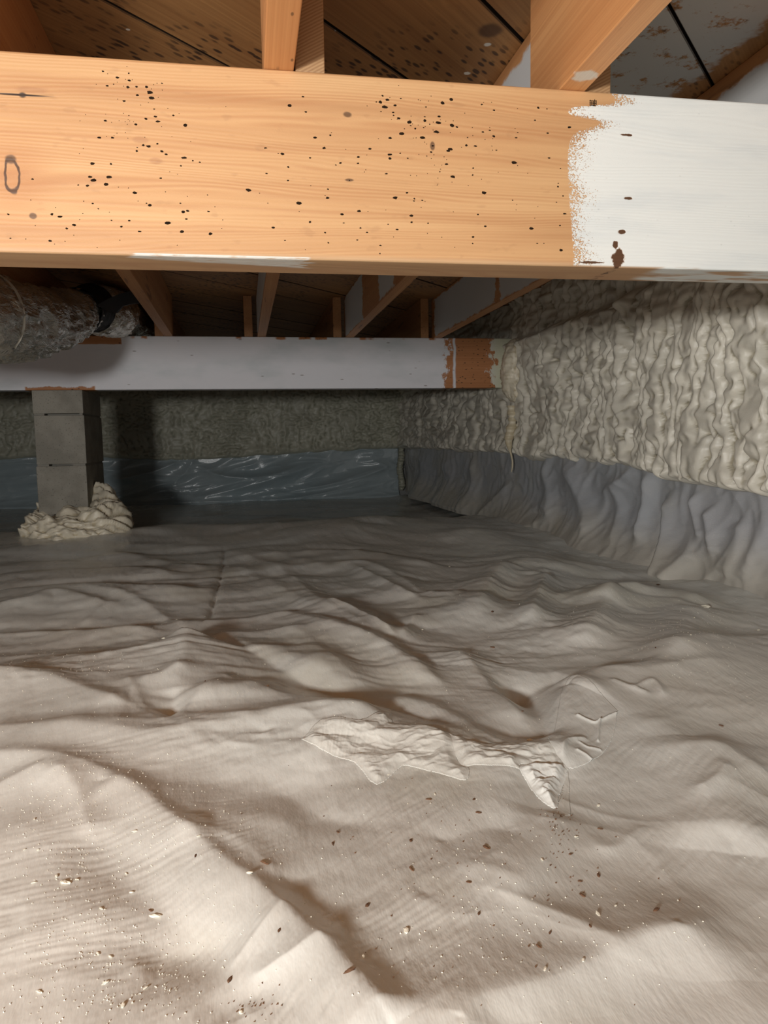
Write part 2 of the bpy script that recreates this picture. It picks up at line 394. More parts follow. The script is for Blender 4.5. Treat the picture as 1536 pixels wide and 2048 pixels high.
M = {}
M['near_beam'] = mat_near_beam(); M['far_beam'] = mat_far_beam()
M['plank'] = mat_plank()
M['joist'] = mat_joist('joist_wood', end=True)
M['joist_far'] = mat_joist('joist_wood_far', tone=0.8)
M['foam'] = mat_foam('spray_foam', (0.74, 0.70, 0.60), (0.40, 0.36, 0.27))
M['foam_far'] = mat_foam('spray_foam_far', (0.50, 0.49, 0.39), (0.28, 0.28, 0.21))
M['foam_cream'] = mat_foam('spray_foam_cream', (0.80, 0.73, 0.58), (0.55, 0.47, 0.32))
M['film'] = mat_film('vapour_film', (0.68, 0.665, 0.615), 0.27)
M['film_wall'] = mat_film('vapour_film_wall', (0.44, 0.44, 0.455), 0.30, 0.5, low=(0.50, 0.475, 0.42))
M['film_blue'] = mat_film('vapour_film_far', (0.37, 0.43, 0.45), 0.24, 0.1)
M['tape'] = mat_film('seam_tape', (0.70, 0.68, 0.62), 0.22, 0.1)
M['tape_white'] = mat_film('seam_tape_white', (0.80, 0.79, 0.74), 0.24, 0.1)
N = NT('concrete_block', 0.9); g = N.noise(160.0, detail=4); c = N.mix(N.sstep(N.noise(9.0), .35, .65), (0.24, 0.225, 0.19), (0.32, 0.30, 0.255))
c = N.mix(N.sstep(g, .60, .68), c, (0.14, 0.13, 0.11)); M['block'] = N.out(c, .9, N.bump(g, .0025, .8))
N = NT('mortar', 0.95); M['mortar'] = N.out(N.mix(N.noise(60.0), (0.20, 0.19, 0.165), (0.28, 0.265, 0.23)), .95, N.bump(N.noise(200.0), .002, .8))
N = NT('concrete_wall', 0.9); M['concrete'] = N.out(N.mix(N.noise(20.0), (0.20, 0.20, 0.19), (0.3, 0.3, 0.28)), .9)
N = NT('soil', 0.95); M['soil'] = N.out(N.mix(N.noise(30.0), (0.10, 0.06, 0.035), (0.16, 0.1, 0.06)), .95)
N = NT('dark_board', 0.9); M['dark'] = N.out(N.mix(N.noise(10.0), (0.012, 0.008, 0.006), (0.03, 0.018, 0.012)), .9)
N = NT('foil', 0.25, 0.85); g = N.noise(1.0, (45, 16, 60), 4, .6, dist=.6)
M['foil'] = N.out(N.mix(N.noise(12.0), (0.70, 0.68, 0.62), (0.82, 0.80, 0.73)), N.mth('MULTIPLY_ADD', N.noise(30.0), .30, .08), N.bump(g, .012, 1.0))
N = NT('black_tape', 0.6); M['black'] = N.out(N.mix(N.noise(40.0), (0.004, 0.004, 0.006), (0.012, 0.012, 0.014)), .6)
N = NT('foil_tape', 0.4, .3); M['foiltape'] = N.out(N.mix(N.noise(40.0), (0.55, 0.53, 0.45), (0.7, 0.68, 0.6)), .4)
N = NT('speck', 0.9); M['speck'] = N.out(N.mix(N.noise(300.0), (0.008, 0.005, 0.003), (0.03, 0.016, 0.008)), .9); M['speck'].node_tree.nodes['Principled BSDF'].inputs['Specular IOR Level'].default_value = .1
N = NT('foam_crumb', 0.6); M['crumb'] = N.out(N.mix(N.noise(200.0), (0.78, 0.74, 0.60), (0.9, 0.87, 0.75)), .6)
N = NT('soil_crumb', 0.9); M['soilcrumb'] = N.out(N.mix(N.noise(300.0), (0.07, 0.035, 0.018), (0.2, 0.1, 0.05)), .9)

# ------------------------------------------------------------------ floor relief
class Stroke:
    def __init__(s, pts, h, wl, wr, p=1.3, plane=None, taper=0.18):
        s.P = np.array(pts, float); s.h, s.wl, s.wr, s.p, s.tp = h, wl, wr, p, taper
        s.len = np.r_[0, np.cumsum(np.linalg.norm(np.diff(s.P, axis=0), axis=1))]
    def add(s, X, Y, Z):
        r = max(s.wl, s.wr) * (7.5 if s.p < 1.15 else 5.0)
        lo = s.P.min(0) - r; hi = s.P.max(0) + r
        sel = np.where((X > lo[0]) & (X < hi[0]) & (Y > lo[1]) & (Y < hi[1]))
        if len(sel[0]) == 0: return
        x = X[sel]; y = Y[sel]; best = np.full(x.shape, 1e9); side = np.zeros_like(x); t_ = np.zeros_like(x); W = np.full(x.shape, 1e-300)
        sig = .012 + .06 * min(s.wl, s.wr)
        for k in range(len(s.P) - 1):
            a = s.P[k]; b = s.P[k + 1]; d = b - a; L2 = d @ d
            t = np.clip(((x - a[0]) * d[0] + (y - a[1]) * d[1]) / L2, 0, 1)
            qx = x - a[0] - t * d[0]; qy = y - a[1] - t * d[1]; dd = np.hypot(qx, qy)
            wk = np.exp(-dd / sig); W += wk
            side += wk * (d[0] * qy - d[1] * qx) / (math.sqrt(L2) * (dd + .002))
            t_ += wk * (s.len[k] + t * math.sqrt(L2)) / s.len[-1]
            best = np.minimum(best, dd)
        side = side / W; t_ = t_ / W
        # side>0: left of travel direction, blended smoothly round the ends
        ww = s.wr + (s.wl - s.wr) * (0.5 + 0.5 * np.clip(side, -1, 1))
        e = np.sqrt(best**2 + (0.06 * ww)**2) - 0.06 * ww
        prof = np.exp(-(e / ww)**s.p)
        tp = ss(0, s.tp, t_) * ss(1, 1 - s.tp, t_) if s.tp > 0 else 1
        tp = 0.12 + 0.88 * tp if s.tp > 0 else 1
        Z[sel] += s.h * prof * tp

def smooth_path(P, n=4):
    P = np.array(P, float)
    if len(P) < 3: return P
    out = []
    for i in range(len(P) - 1):
        p0 = P[max(i - 1, 0)]; p1 = P[i]; p2 = P[i + 1]; p3 = P[min(i + 2, len(P) - 1)]
        for k in range(n):
            t = k / n
            out.append(0.5 * ((2 * p1) + (-p0 + p2) * t + (2 * p0 - 5 * p1 + 4 * p2 - p3) * t**2 + (-p0 + 3 * p1 - 3 * p2 + p3) * t**3))
    out.append(P[-1]); return np.array(out)
def FS(px, h, wl, wr, p=1.3, taper=0.18, sharp=False):
    """a fold of the floor film; px are points read off the photograph, put on the floor"""
    yy = np.mean([q[1] for q in px])
    h = h * (0.80 if yy < 1560 else 0.80)
    if yy >= 1560: wl, wr = wl * 1.25, wr * 1.25
    g = [onz(x, y, max(0.0, h))[:2] for x, y in px]
    return Stroke(g if sharp else smooth_path(g), h, wl, wr, p, taper=taper)

# 'left of travel' when drawn left->right in the picture is the far side
STROKES = [
    # far: long swell before the end wall
    FS([(-60, 1068), (200, 1062), (420, 1056), (640, 1048), (900, 1036)], 0.045, .25, .45, 2.0, 0),
    FS([(270, 1060), (420, 1056), (560, 1050), (700, 1044), (800, 1036)], 0.014, .06, .10, 1.2),
    FS([(300, 1062), (500, 1060), (650, 1052), (820, 1046)], 0.016, .06, .12, 1.3),
    # banded folds at middle left
    FS([(-60, 1105), (120, 1098), (300, 1070), (450, 1092)], 0.016, .09, .10),
    FS([(-60, 1140), (60, 1132), (180, 1127), (270, 1128), (360, 1142)], 0.036, .05, .12),
    FS([(-60, 1176), (60, 1174), (200, 1171), (330, 1170), (385, 1170), (428, 1165)], 0.034, .045, .10),
    FS([(200, 1093), (300, 1110), (380, 1122), (440, 1128)], 0.028, .05, .08),
    FS([(230, 1092), (330, 1090), (430, 1094)], 0.014, .04, .06),
    FS([(110, 1190), (200, 1190), (280, 1205), (340, 1235), (385, 1268)], 0.013, .03, .03),
    FS([(-60, 1222), (60, 1205), (110, 1192), (200, 1205), (245, 1205)], 0.024, .035, .07),
    FS([(-60, 1262), (80, 1258), (180, 1260), (260, 1256), (340, 1262)], 0.024, .03, .06),
    FS([(160, 1250), (200, 1225), (250, 1205)], 0.006, .01, .02),
    # bright fold left of the crease
    FS([(-80, 1345), (0, 1322), (70, 1307), (170, 1308), (250, 1306), (320, 1293), (385, 1272)], 0.060, .05, .24, 1.1, .06),
    FS([(-80, 1392), (20, 1386), (110, 1394), (175, 1414), (250, 1432), (300, 1418)], 0.034, .045, .17, 1.1),
    FS([(450, 1093), (443, 1145), (433, 1190), (418, 1235), (395, 1270)], -0.024, .010, .010, 1.0),
    FS([(447, 1093), (440, 1145), (430, 1190), (414, 1235), (391, 1270)], 0.016, .020, .04, 1.0),
    FS([(384, 1272), (376, 1320), (364, 1380), (352, 1430)], 0.030, .12, .09, 1.0, .1),
    FS([(352, 1430), (342, 1470), (330, 1500)], -0.016, .02, .03, 1.2),
    FS([(250, 1395), (275, 1430), (300, 1465), (325, 1492)], 0.012, .02, .05, 1.1),
    FS([(300, 1405), (330, 1398), (358, 1388)], 0.013, .02, .03),
    FS([(330, 1492), (352, 1462), (395, 1435), (440, 1400), (470, 1375)], 0.018, .03, .04),
    # crest to the right of the hollow and the band above the seam
    FS([(470, 1378), (520, 1400), (610, 1418), (700, 1440), (780, 1462)], 0.030, .05, .18, 1.2),
    FS([(385, 1268), (450, 1315), (520, 1350), (600, 1390), (700, 1425), (850, 1462), (960, 1500)], -0.016, .03, .04, 1.3),
    FS([(392, 1262), (470, 1300), (560, 1338), (640, 1365), (690, 1372)], 0.012, .05, .05),
    # fan of folds sweeping to the right
    FS([(455, 1095), (560, 1130), (640, 1205), (700, 1240), (760, 1290), (800, 1330)], 0.020, .05, .04),
    FS([(455, 1120), (520, 1150), (590, 1190), (660, 1240)], 0.017, .05, .05),
    FS([(470, 1098), (560, 1108), (650, 1128), (700, 1140)], 0.014, .05, .07),
    FS([(450, 1232), (560, 1230), (640, 1262), (720, 1290), (800, 1330), (880, 1385)], 0.017, .03, .06),
    FS([(600, 1230), (690, 1275), (760, 1305), (840, 1345), (900, 1390)], 0.014, .02, .04),
    FS([(530, 1265), (600, 1280), (650, 1330), (700, 1370), (760, 1400)], 0.015, .04, .05),
    FS([(640, 1200), (700, 1222), (760, 1258), (800, 1283)], 0.024, .03, .02, 1.1),
    FS([(800, 1283), (815, 1262), (830, 1232)], 0.018, .02, .03, 1.1),
    FS([(560, 1100), (640, 1096), (720, 1100), (800, 1110), (880, 1125)], 0.028, .03, .10),
    FS([(640, 1122), (720, 1120), (780, 1140), (830, 1172), (850, 1188)], 0.030, .05, .06, 1.2),
    FS([(700, 1128), (760, 1160), (810, 1190), (860, 1212)], 0.016, .02, .03),
    FS([(850, 1188), (900, 1198), (910, 1190)], 0.02, .05, .04),
    FS([(600, 1330), (680, 1380), (760, 1430), (900, 1480), (1000, 1500)], 0.014, .06, .06),
    FS([(900, 1290), (960, 1345), (1020, 1400), (1060, 1450)], 0.022, .03, .05),
    FS([(760, 1400), (860, 1420), (960, 1470), (1050, 1500)], 0.016, .03, .07),
    # lit faces at the right middle
    FS([(1020, 1108), (985, 1140), (965, 1180), (948, 1225)], 0.055, .05, .10, 1.4),
    FS([(1095, 1128), (1082, 1165), (1070, 1200), (1060, 1245)], 0.050, .035, .06, 1.3),
    FS([(1060, 1150), (1085, 1140), (1105, 1142)], 0.02, .04, .05),
    FS([(1225, 1168), (1205, 1200), (1185, 1240), (1150, 1280)], 0.050, .05, .09, 1.4),
    FS([(1200, 1212), (1240, 1192), (1290, 1185)], 0.02, .05, .05),
    FS([(1200, 1178), (1260, 1186), (1330, 1190)], -0.014, .03, .03),
    FS([(1400, 1200), (1360, 1245), (1345, 1290), (1320, 1335)], 0.035, .06, .10, 1.6),
    FS([(850, 1065), (960, 1060), (1050, 1095), (1100, 1130)], 0.05, .15, .12, 1.8),
    FS([(1130, 1170), (1250, 1180), (1350, 1192), (1420, 1205)], 0.030, .08, .10, 1.6),
    # right foreground shelf
    FS([(1135, 1372), (1210, 1352), (1300, 1340), (1400, 1300), (1460, 1282), (1600, 1262)], 0.036, .05, .22, 1.4, .05),
    FS([(1020, 1368), (1060, 1400), (1085, 1450), (1098, 1505)], -0.030, .03, .05, 1.4),
    FS([(1160, 1365), (1128, 1385), (1112, 1430), (1108, 1480), (1095, 1520)], 0.030, .05, .035, 1.4),
    FS([(1000, 1385), (1060, 1372), (1130, 1362)], -0.020, .04, .04),
    FS([(1228, 1402), (1265, 1414), (1290, 1420)], 0.006, .005, .008, 1.1),
    FS([(1270, 1412), (1305, 1400), (1325, 1420)], 0.006, .006, .010, 1.1),
    FS([(1150, 1378), (1200, 1376), (1300, 1380), (1380, 1365), (1480, 1355)], 0.006, .02, .03),
    FS([(1280, 1450), (1360, 1490), (1440, 1520), (1560, 1570)], 0.010, .05, .035, 1.3),
    FS([(1380, 1480), (1420, 1540), (1440, 1600), (1470, 1680)], 0.022, .05, .05, 1.8),
    FS([(1400, 1600), (1440, 1580), (1450, 1560)], 0.007, .01, .012),
    # foreground seam band
    FS([(-60, 1492), (150, 1490), (320, 1500), (480, 1470), (640, 1455), (800, 1470), (960, 1510), (1080, 1535)], 0.026, .05, .15, 1.2, .05),
    FS([(0, 1510), (150, 1500), (320, 1502), (480, 1500), (640, 1475), (800, 1490)], 0.006, .03, .05, 1.4),
    FS([(-60, 1560), (60, 1555), (160, 1572), (250, 1600)], 0.012, .02, .03),
    FS([(300, 1620), (420, 1595), (560, 1590), (700, 1590), (860, 1560), (1050, 1560)], -0.006, .03, .04),
    # foreground ridges
    FS([(95, 1575), (140, 1600), (165, 1640), (185, 1700)], 0.013, .02, .025, 1.3),
    FS([(200, 1592), (260, 1600), (340, 1660), (420, 1715), (520, 1790), (600, 1865), (680, 1940), (780, 2060)], 0.021, .017, .05, 1.4, .05),
    FS([(165, 1610), (178, 1690), (230, 1760), (320, 1840), (420, 1920), (470, 1990)], -0.011, .03, .03, 1.6),
    FS([(330, 1690), (400, 1688), (470, 1692), (530, 1735), (580, 1775)], 0.010, .04, .014, 1.4),
    FS([(470, 1932), (520, 1890), (570, 1845)], 0.006, .012, .010, 1.1),
    FS([(520, 1965), (590, 1945), (638, 1920)], 0.006, .014, .008, 1.1),
    FS([(270, 1945), (330, 1920), (420, 1925), (470, 1960), (500, 2050)], -0.009, .02, .03, 1.8),
    FS([(-60, 1700), (40, 1700), (110, 1730), (160, 1800), (180, 1900)], 0.010, .05, .05, 1.8),
    FS([(0, 1610), (60, 1590), (90, 1585)], 0.008, .012, .02),
    FS([(300, 1600), (400, 1640), (500, 1655), (620, 1655)], 0.006, .03, .03, 1.6),
    FS([(560, 1590), (620, 1640), (700, 1660), (760, 1650)], -0.007, .02, .03, 1.5),
    FS([(850, 1800), (760, 1850), (700, 1880), (640, 1905)], 0.006, .03, .03, 1.6),
    FS([(1105, 1615), (1085, 1690), (1040, 1750), (985, 1785)], 0.013, .018, .05, 1.5),
    FS([(975, 1790), (1040, 1812), (1140, 1850), (1222, 1903)], 0.006, .02, .012, 1.2, .05),
    FS([(920, 2050), (960, 2000), (1080, 1965), (1222, 1903), (1290, 1875), (1350, 1852)], 0.017, .05, .022, 1.3, .05),
    FS([(880, 1700), (960, 1675), (1030, 1672)], -0.006, .02, .03),
    FS([(1180, 1690), (1240, 1690), (1285, 1650)], 0.004, .02, .01),
    FS([(1536, 2048), (1480, 1960), (1420, 1900), (1350, 1860)], 0.010, .03, .04, 1.6),
]
def H(X, Y, fine=True):
    X = np.asarray(X, float); Y = np.asarray(Y, float); Z = np.zeros_like(X)
    Z += 0.010 * pn(X * 1.6 + 3, Y * 1.3, 1) + 0.005 * pn(X * 4, Y * 3.4, 2) * ss(0.5, 1.2, Y)
    Z -= 0.06 * ss(3.75, 4.3, Y)
    for s in STROKES: s.add(X, Y, Z)
    Z *= 1.0 - 0.30 * ss(1.9, 2.3, Y) * ss(3.4, 3.0, Y)
    if fine:
        near = ss(1.35, 0.95, Y); mid = ss(0.95, 1.3, Y)
        # crumpled folds: long ones sweeping across the middle ground
        ang = R_(-28) * ss(-0.3, 0.5, X) + R_(3)
        a = X * np.cos(ang) + Y * np.sin(ang); b = -X * np.sin(ang) + Y * np.cos(ang)
        reg = mid * ss(4.6, 3.6, Y)
        lft = ss(.35, -.1, X - .12 * (Y - 1.4))
        Z += reg * lft * (0.012 * tri(a * 1.7, b * 6.5, 11) + 0.0050 * tri(a * 5.2, b * 17.0, 12))
        b2 = R_(-42); a_ = X * np.cos(b2) + Y * np.sin(b2); b_ = -X * np.sin(b2) + Y * np.cos(b2)
        Z += reg * (1 - lft) * (0.012 * tri(a_ * 2.6, b_ * 5.2, 16, .45) + 0.0055 * tri(a_ * 6.5, b_ * 13.0, 17, .4))
        pt = 0.15 + ss(-.05, .35, pn(X * 2.6, Y * 2.0, 14))
        Z += reg * 0.0016 * pt * tri(a * 15, b * 42.0, 13, .5)
        Z += reg * 0.0007 * pt * (facet(a * 40, b * 90.0, 18) - .5)
        far = ss(3.4, 4.2, Y); Z += far * 0.010 * (facet(X * 1.2, Y * 3.5, 21) - .5)
        # soft fine rumples everywhere
        Z += (1 - near) * 0.0012 * fbm(X * 26, Y * 26, 15, 2)
        # stretched ripples of the foreground
        rg = ss(-.12, .12, X - 0.05 * np.sin(Y * 9))
        a1 = R_(12) + R_(28) * rg
        p = X * np.cos(a1) + Y * np.sin(a1); q = -X * np.sin(a1) + Y * np.cos(a1)
        q = q + 0.012 * pn(X * 9, Y * 9, 31)
        amp = ss(-.25, .25, pn(X * 5, Y * 5, 32)) * 0.85 + 0.15
        Z += near * ss(.15, .3, Y) * 0.00040 * amp * pn(p * 22, q * 150, 33)
        Z += near * 0.0012 * fbm(X * 11, Y * 11, 34, 3) + near * .0022 * tri(X * 5.5 + Y * 3, Y * 7 - X * 2, 37, .5)
        Z += near * 0.0012 * (facet(X * 9, Y * 9, 35) - .5) * ss(0, .3, pn(X * 4, Y * 4, 36))
        # crumpled seam band
        g = [onz(x, y)[:2] for x, y in [(300, 1520), (600, 1520), (850, 1530), (1140, 1540)]]
        seam = np.zeros_like(X); Stroke(g, 1.0, .05, .05, 2.0, taper=.1).add(X, Y, seam)
        Z += seam * 0.0050 * tri(X * 16 + Y * 4, Y * 34, 41, .4)
        Z += seam * 0.0018 * tri(X * 42, Y * 70, 42, .5)
    return Z

def build_floor_sheet():
    ys = np.arange(2230, 958, -2.1); v1 = FPX * 0.42 / (ys - 868.0)
    v1 = v1[v1 < 6.02]; vs = np.r_[np.linspace(-2.2, v1[0] - .02, 26), v1, 6.03]
    nc = 860; t = np.linspace(0, 1, nc)
    uL = -(0.36 * np.maximum(vs, .2) + 0.28); uR = np.minimum(1.262, 0.80 * np.maximum(vs, .2) + 0.32)
    U = uL[:, None] + (uR - uL)[:, None] * t[None, :]
    left = np.linspace(0, 1, 14)[:-1][None, :] ** 1.0
    UL = -3.1 + (uL[:, None] + 3.1) * left
    rt = np.linspace(0, 1, 8)[1:][None, :]
    UR = uR[:, None] + (1.264 - uR)[:, None] * rt
    U = np.hstack([UL, U, UR]); Vv = np.repeat(vs[:, None], U.shape[1], 1)
    Z = H(U, Vv)
    Z += 0.02 * ss(1.10, 1.26, U)
    me = mesh_np('floor_film', np.stack([U, Vv, Z], -1).reshape(-1, 3), gridfaces(*U.shape))
    o = link('vapour_barrier', me, M['film'])
    return props(o, 'creased grey-beige plastic ground sheet covering the crawlspace floor', 'plastic sheet')
build_floor_sheet()
# ------------------------------------------------------------------ setting: soil floor, walls, ceiling
def struct(name, lo, hi, mat, bev=0.0):
    return props(link(name, box(name, lo, hi, bev), mat), kind='structure')
struct('floor', (-3.3, -2.5, -0.35), (1.45, 6.25, -0.13), M['soil'])
WR = struct('wall_right', (1.31, -2.5, -0.13), (1.45, 6.25, 1.075), M['concrete'])
WF = struct('wall_far', (-3.3, 6.11, -0.13), (1.31, 6.25, 1.075), M['concrete'])
struct('wall_left', (-3.3, -2.5, -0.13), (-3.16, 6.11, 1.075), M['concrete'])
struct('wall_back', (-3.16, -2.5, -0.13), (1.31, -2.40, 1.075), M['concrete'])
CE = struct('ceiling', (-3.3, -2.5, 1.100), (1.45, 6.25, 1.14), M['dark'])

def clip_poly(P, n, c, keep_less=True):
    out = []
    for i in range(len(P)):
        a, b = P[i], P[(i + 1) % len(P)]
        da = a @ n - c; db = b @ n - c
        if not keep_less: da, db = -da, -db
        if da <= 0: out.append(a)
        if (da < 0 < db) or (db < 0 < da): out.append(a + (b - a) * (da / (da - db)))
    return out
def planks():
    rect = [np.array(p, float) for p in [(-3.16, -2.4), (1.31, -2.4), (1.31, 6.11), (-3.16, 6.11)]]
    n = np.array([1, -1]) / math.sqrt(2)
    k0 = -0.998; W = 0.2258
    for k in range(-28, 18):
        c = k0 + k * W
        P = clip_poly(rect, n, c + W - 0.0055, True); P = clip_poly(P, n, c, False) if len(P) > 2 else []
        if len(P) < 3: continue
        dz = random.uniform(-0.0012, 0.0012); z0, z1 = 1.075 + dz, 1.094 + dz
        bm = bmesh.new()
        A = [bm.verts.new((p[0], p[1], z0)) for p in P]; B = [bm.verts.new((p[0], p[1], z1)) for p in P]
        bm.faces.new(A[::-1]); bm.faces.new(B)
        for i in range(len(P)): bm.faces.new((A[i], A[(i + 1) % len(P)], B[(i + 1) % len(P)], B[i]))
        bmesh.ops.bevel(bm, geom=[e for e in bm.edges if all(abs(v.co.z - z0) < 1e-6 for v in e.verts)], offset=.0018, segments=1, affect='EDGES')
        me = bpy.data.meshes.new('plank'); bm.to_mesh(me); bm.free()
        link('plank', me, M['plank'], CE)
planks()

# ------------------------------------------------------------------ foam on the walls
def foam_height(s, z, seed, rough=1.0):
    """sprayed ropes of foam: s runs across the ropes (rope widths), z along them (metres)"""
    z0 = z
    def layer(s, k, off):
        wob = 1.0 * pn(s * .28 + off, z * 3.0, seed + k) + 0.75 * pn(s * .8, z * 9.0 + off, seed + k + 1) + 0.25 * pn(s * 1.3 + off, z * 26.0, seed + k + 2)
        p = s + wob; c = np.floor(p); f = p - c - .5
        id_ = (_h(c, c * 0, seed + k + 9) / 4294967296.0)
        l = pn(c * 3.7 + .5, z * 13.0 + id_ * 50, seed + k + 3) + .6 * pn(c * 5.1 + .5, z * 34.0 + id_ * 20, seed + k + 4)
        w = .78 + .22 * np.clip(l, -1, 1)
        rope = np.sqrt(np.maximum(0, 1 - (2 * f / w)**2))
        return rope**1.3 * (0.62 + .45 * id_) * (1.0 + .5 * l)
    a = layer(s, 0, 0.0); b = layer(s * .83 + 40, 20, 5.0)
    return rough * np.maximum(a, b * .95) + 0.5 * pn(s * .22, z * 3.2, seed + 5)

def right_foam():
    # columns follow the ropes; spacing grows with distance like the spray passes do
    v = np.exp(np.linspace(math.log(0.75), math.log(6.09), 760))
    nr = 330
    s = np.log(v) / 0.0285
    zb = np.interp(v, [0.75, 1.45, 1.9, 2.10, 2.18, 2.35, 2.7, 3.2, 4.0, 5.0, 6.1], [.262, .268, .285, .30, .325, .318, .332, .335, .335, .345, .35])
    sc = foam_height(s, s * 0 + .2, 50)
    zb = zb - 0.018 * np.abs(pn(s * .55, s * 0, 51)) * 2 + .006 * pn(s * 1.7, s * 0, 53) - 0.018 * ss(.0, .5, pn(s * .16, s * 0, 52))
    t = np.linspace(0, 1, nr) ** 0.92
    V = np.repeat(v[None, :], nr, 0); S = np.repeat(s[None, :], nr, 0)
    Z = zb[None, :] + (1.073 - zb)[None, :] * t[:, None]
    th = foam_height(S, Z, 50)
    amp = np.interp(V, [.75, 2.1, 3.3, 6], [.034, .033, .034, .046])
    base = 0.045 + 0.055 * ss(2.26, 2.10, V + .05 * pn(Z * 3, Z * 0, 60)) * ss(1.0, .75, Z) + 0.012 * pn(V * 1.3, Z * 2, 61)
    base += 0.020 * np.exp(-((V - 2.30 + .03 * np.sin(Z * 8)) / .03)**2)
    # set-back rim above the wall top
    base -= 0.045 * ss(.845, .885, Z + .02 * pn(V * 2, Z * 0, 62)) * ss(2.0, 2.3, V)
    base += 0.012 * np.exp(-((Z - .845) / .02)**2) * ss(2.0, 2.3, V)
    # thick swept passes near the bottom
    base += 0.012 * ss(.55, .36, Z) * (1 + pn(V * 3, Z * 2, 63))
    thick = base + amp * th
    edge = np.clip((Z - zb[None, :]) / 0.022, 0, 1)
    thick = thick * np.sqrt(np.clip(1 - (1 - edge)**2, 0, 1))
    U = 1.308 - np.maximum(thick, 0.0)
    me = mesh_np('right_foam', np.stack([U, V, Z], -1).reshape(-1, 3), gridfaces(nr, len(v))[:, ::-1])
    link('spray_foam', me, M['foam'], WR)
right_foam()

def far_foam():
    u = np.linspace(-2.6, 1.27, 620); nr = 170
    s = u / 0.062
    zb = 0.30 + 0.03 * ss(0, 1.2, u) - .03 * np.exp(-((u + .45) / .45)**2) + .02 * np.exp(-((u + 1.5) / .4)**2) + .008 * pn(u * 7, u * 0, 70) + .012 * pn(u * 2, u * 0, 71)
    t = np.linspace(0, 1, nr)
    U = np.repeat(u[None, :], nr, 0); Z = zb[None, :] + (1.073 - zb)[None, :] * t[:, None]
    th = foam_height(U / .062, Z, 72) * (0.45 + .55 * ss(-.2, .3, pn(U * 2.3, Z * 4, 73)))
    curl = np.abs(fbm(U * 14, Z * 22, 74, 2)) * ss(.2, -.2, pn(U * 2.3, Z * 4, 73)) * 1.2
    thick = 0.045 + .016 * th * .8 + .018 * curl + .01 * pn(U * 3, Z * 5, 75)
    thick += .02 * np.exp(-((Z - zb[None, :] - .05) / .03)**2) * (.5 + pn(U * 16, Z * 10, 76))
    e = np.clip((Z - zb[None, :]) / .03, 0, 1); thick *= np.sqrt(1 - (1 - e)**2)
    me = mesh_np('far_foam', np.stack([U, 6.108 - thick, Z], -1).reshape(-1, 3), gridfaces(nr, len(u)))
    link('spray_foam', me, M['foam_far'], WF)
    # foam bead running down the corner
    n = 90; m = 14; tt = np.linspace(0, 1, n)[:, None]; an = np.linspace(0, 2 * np.pi, m, endpoint=False)[None, :]
    r = (.026 + .010 * pn(tt * 14, tt * 0, 77) + .007 * pn(tt * 30, an * 1.2, 78)) * np.sqrt(np.clip(np.sin(np.pi * np.clip(tt * .96 + .02, 0, 1)) * 3, 0, 1))
    X = 1.232 + .008 * np.sin(tt * 9) + r * np.cos(an); Y = 6.03 + r * np.sin(an); Zc = .36 - .37 * tt + 0 * an
    me = mesh_np('bead', np.stack([X, Y, Zc], -1).reshape(-1, 3), gridfaces(n, m, wrap=True))
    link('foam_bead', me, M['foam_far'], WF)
far_foam()

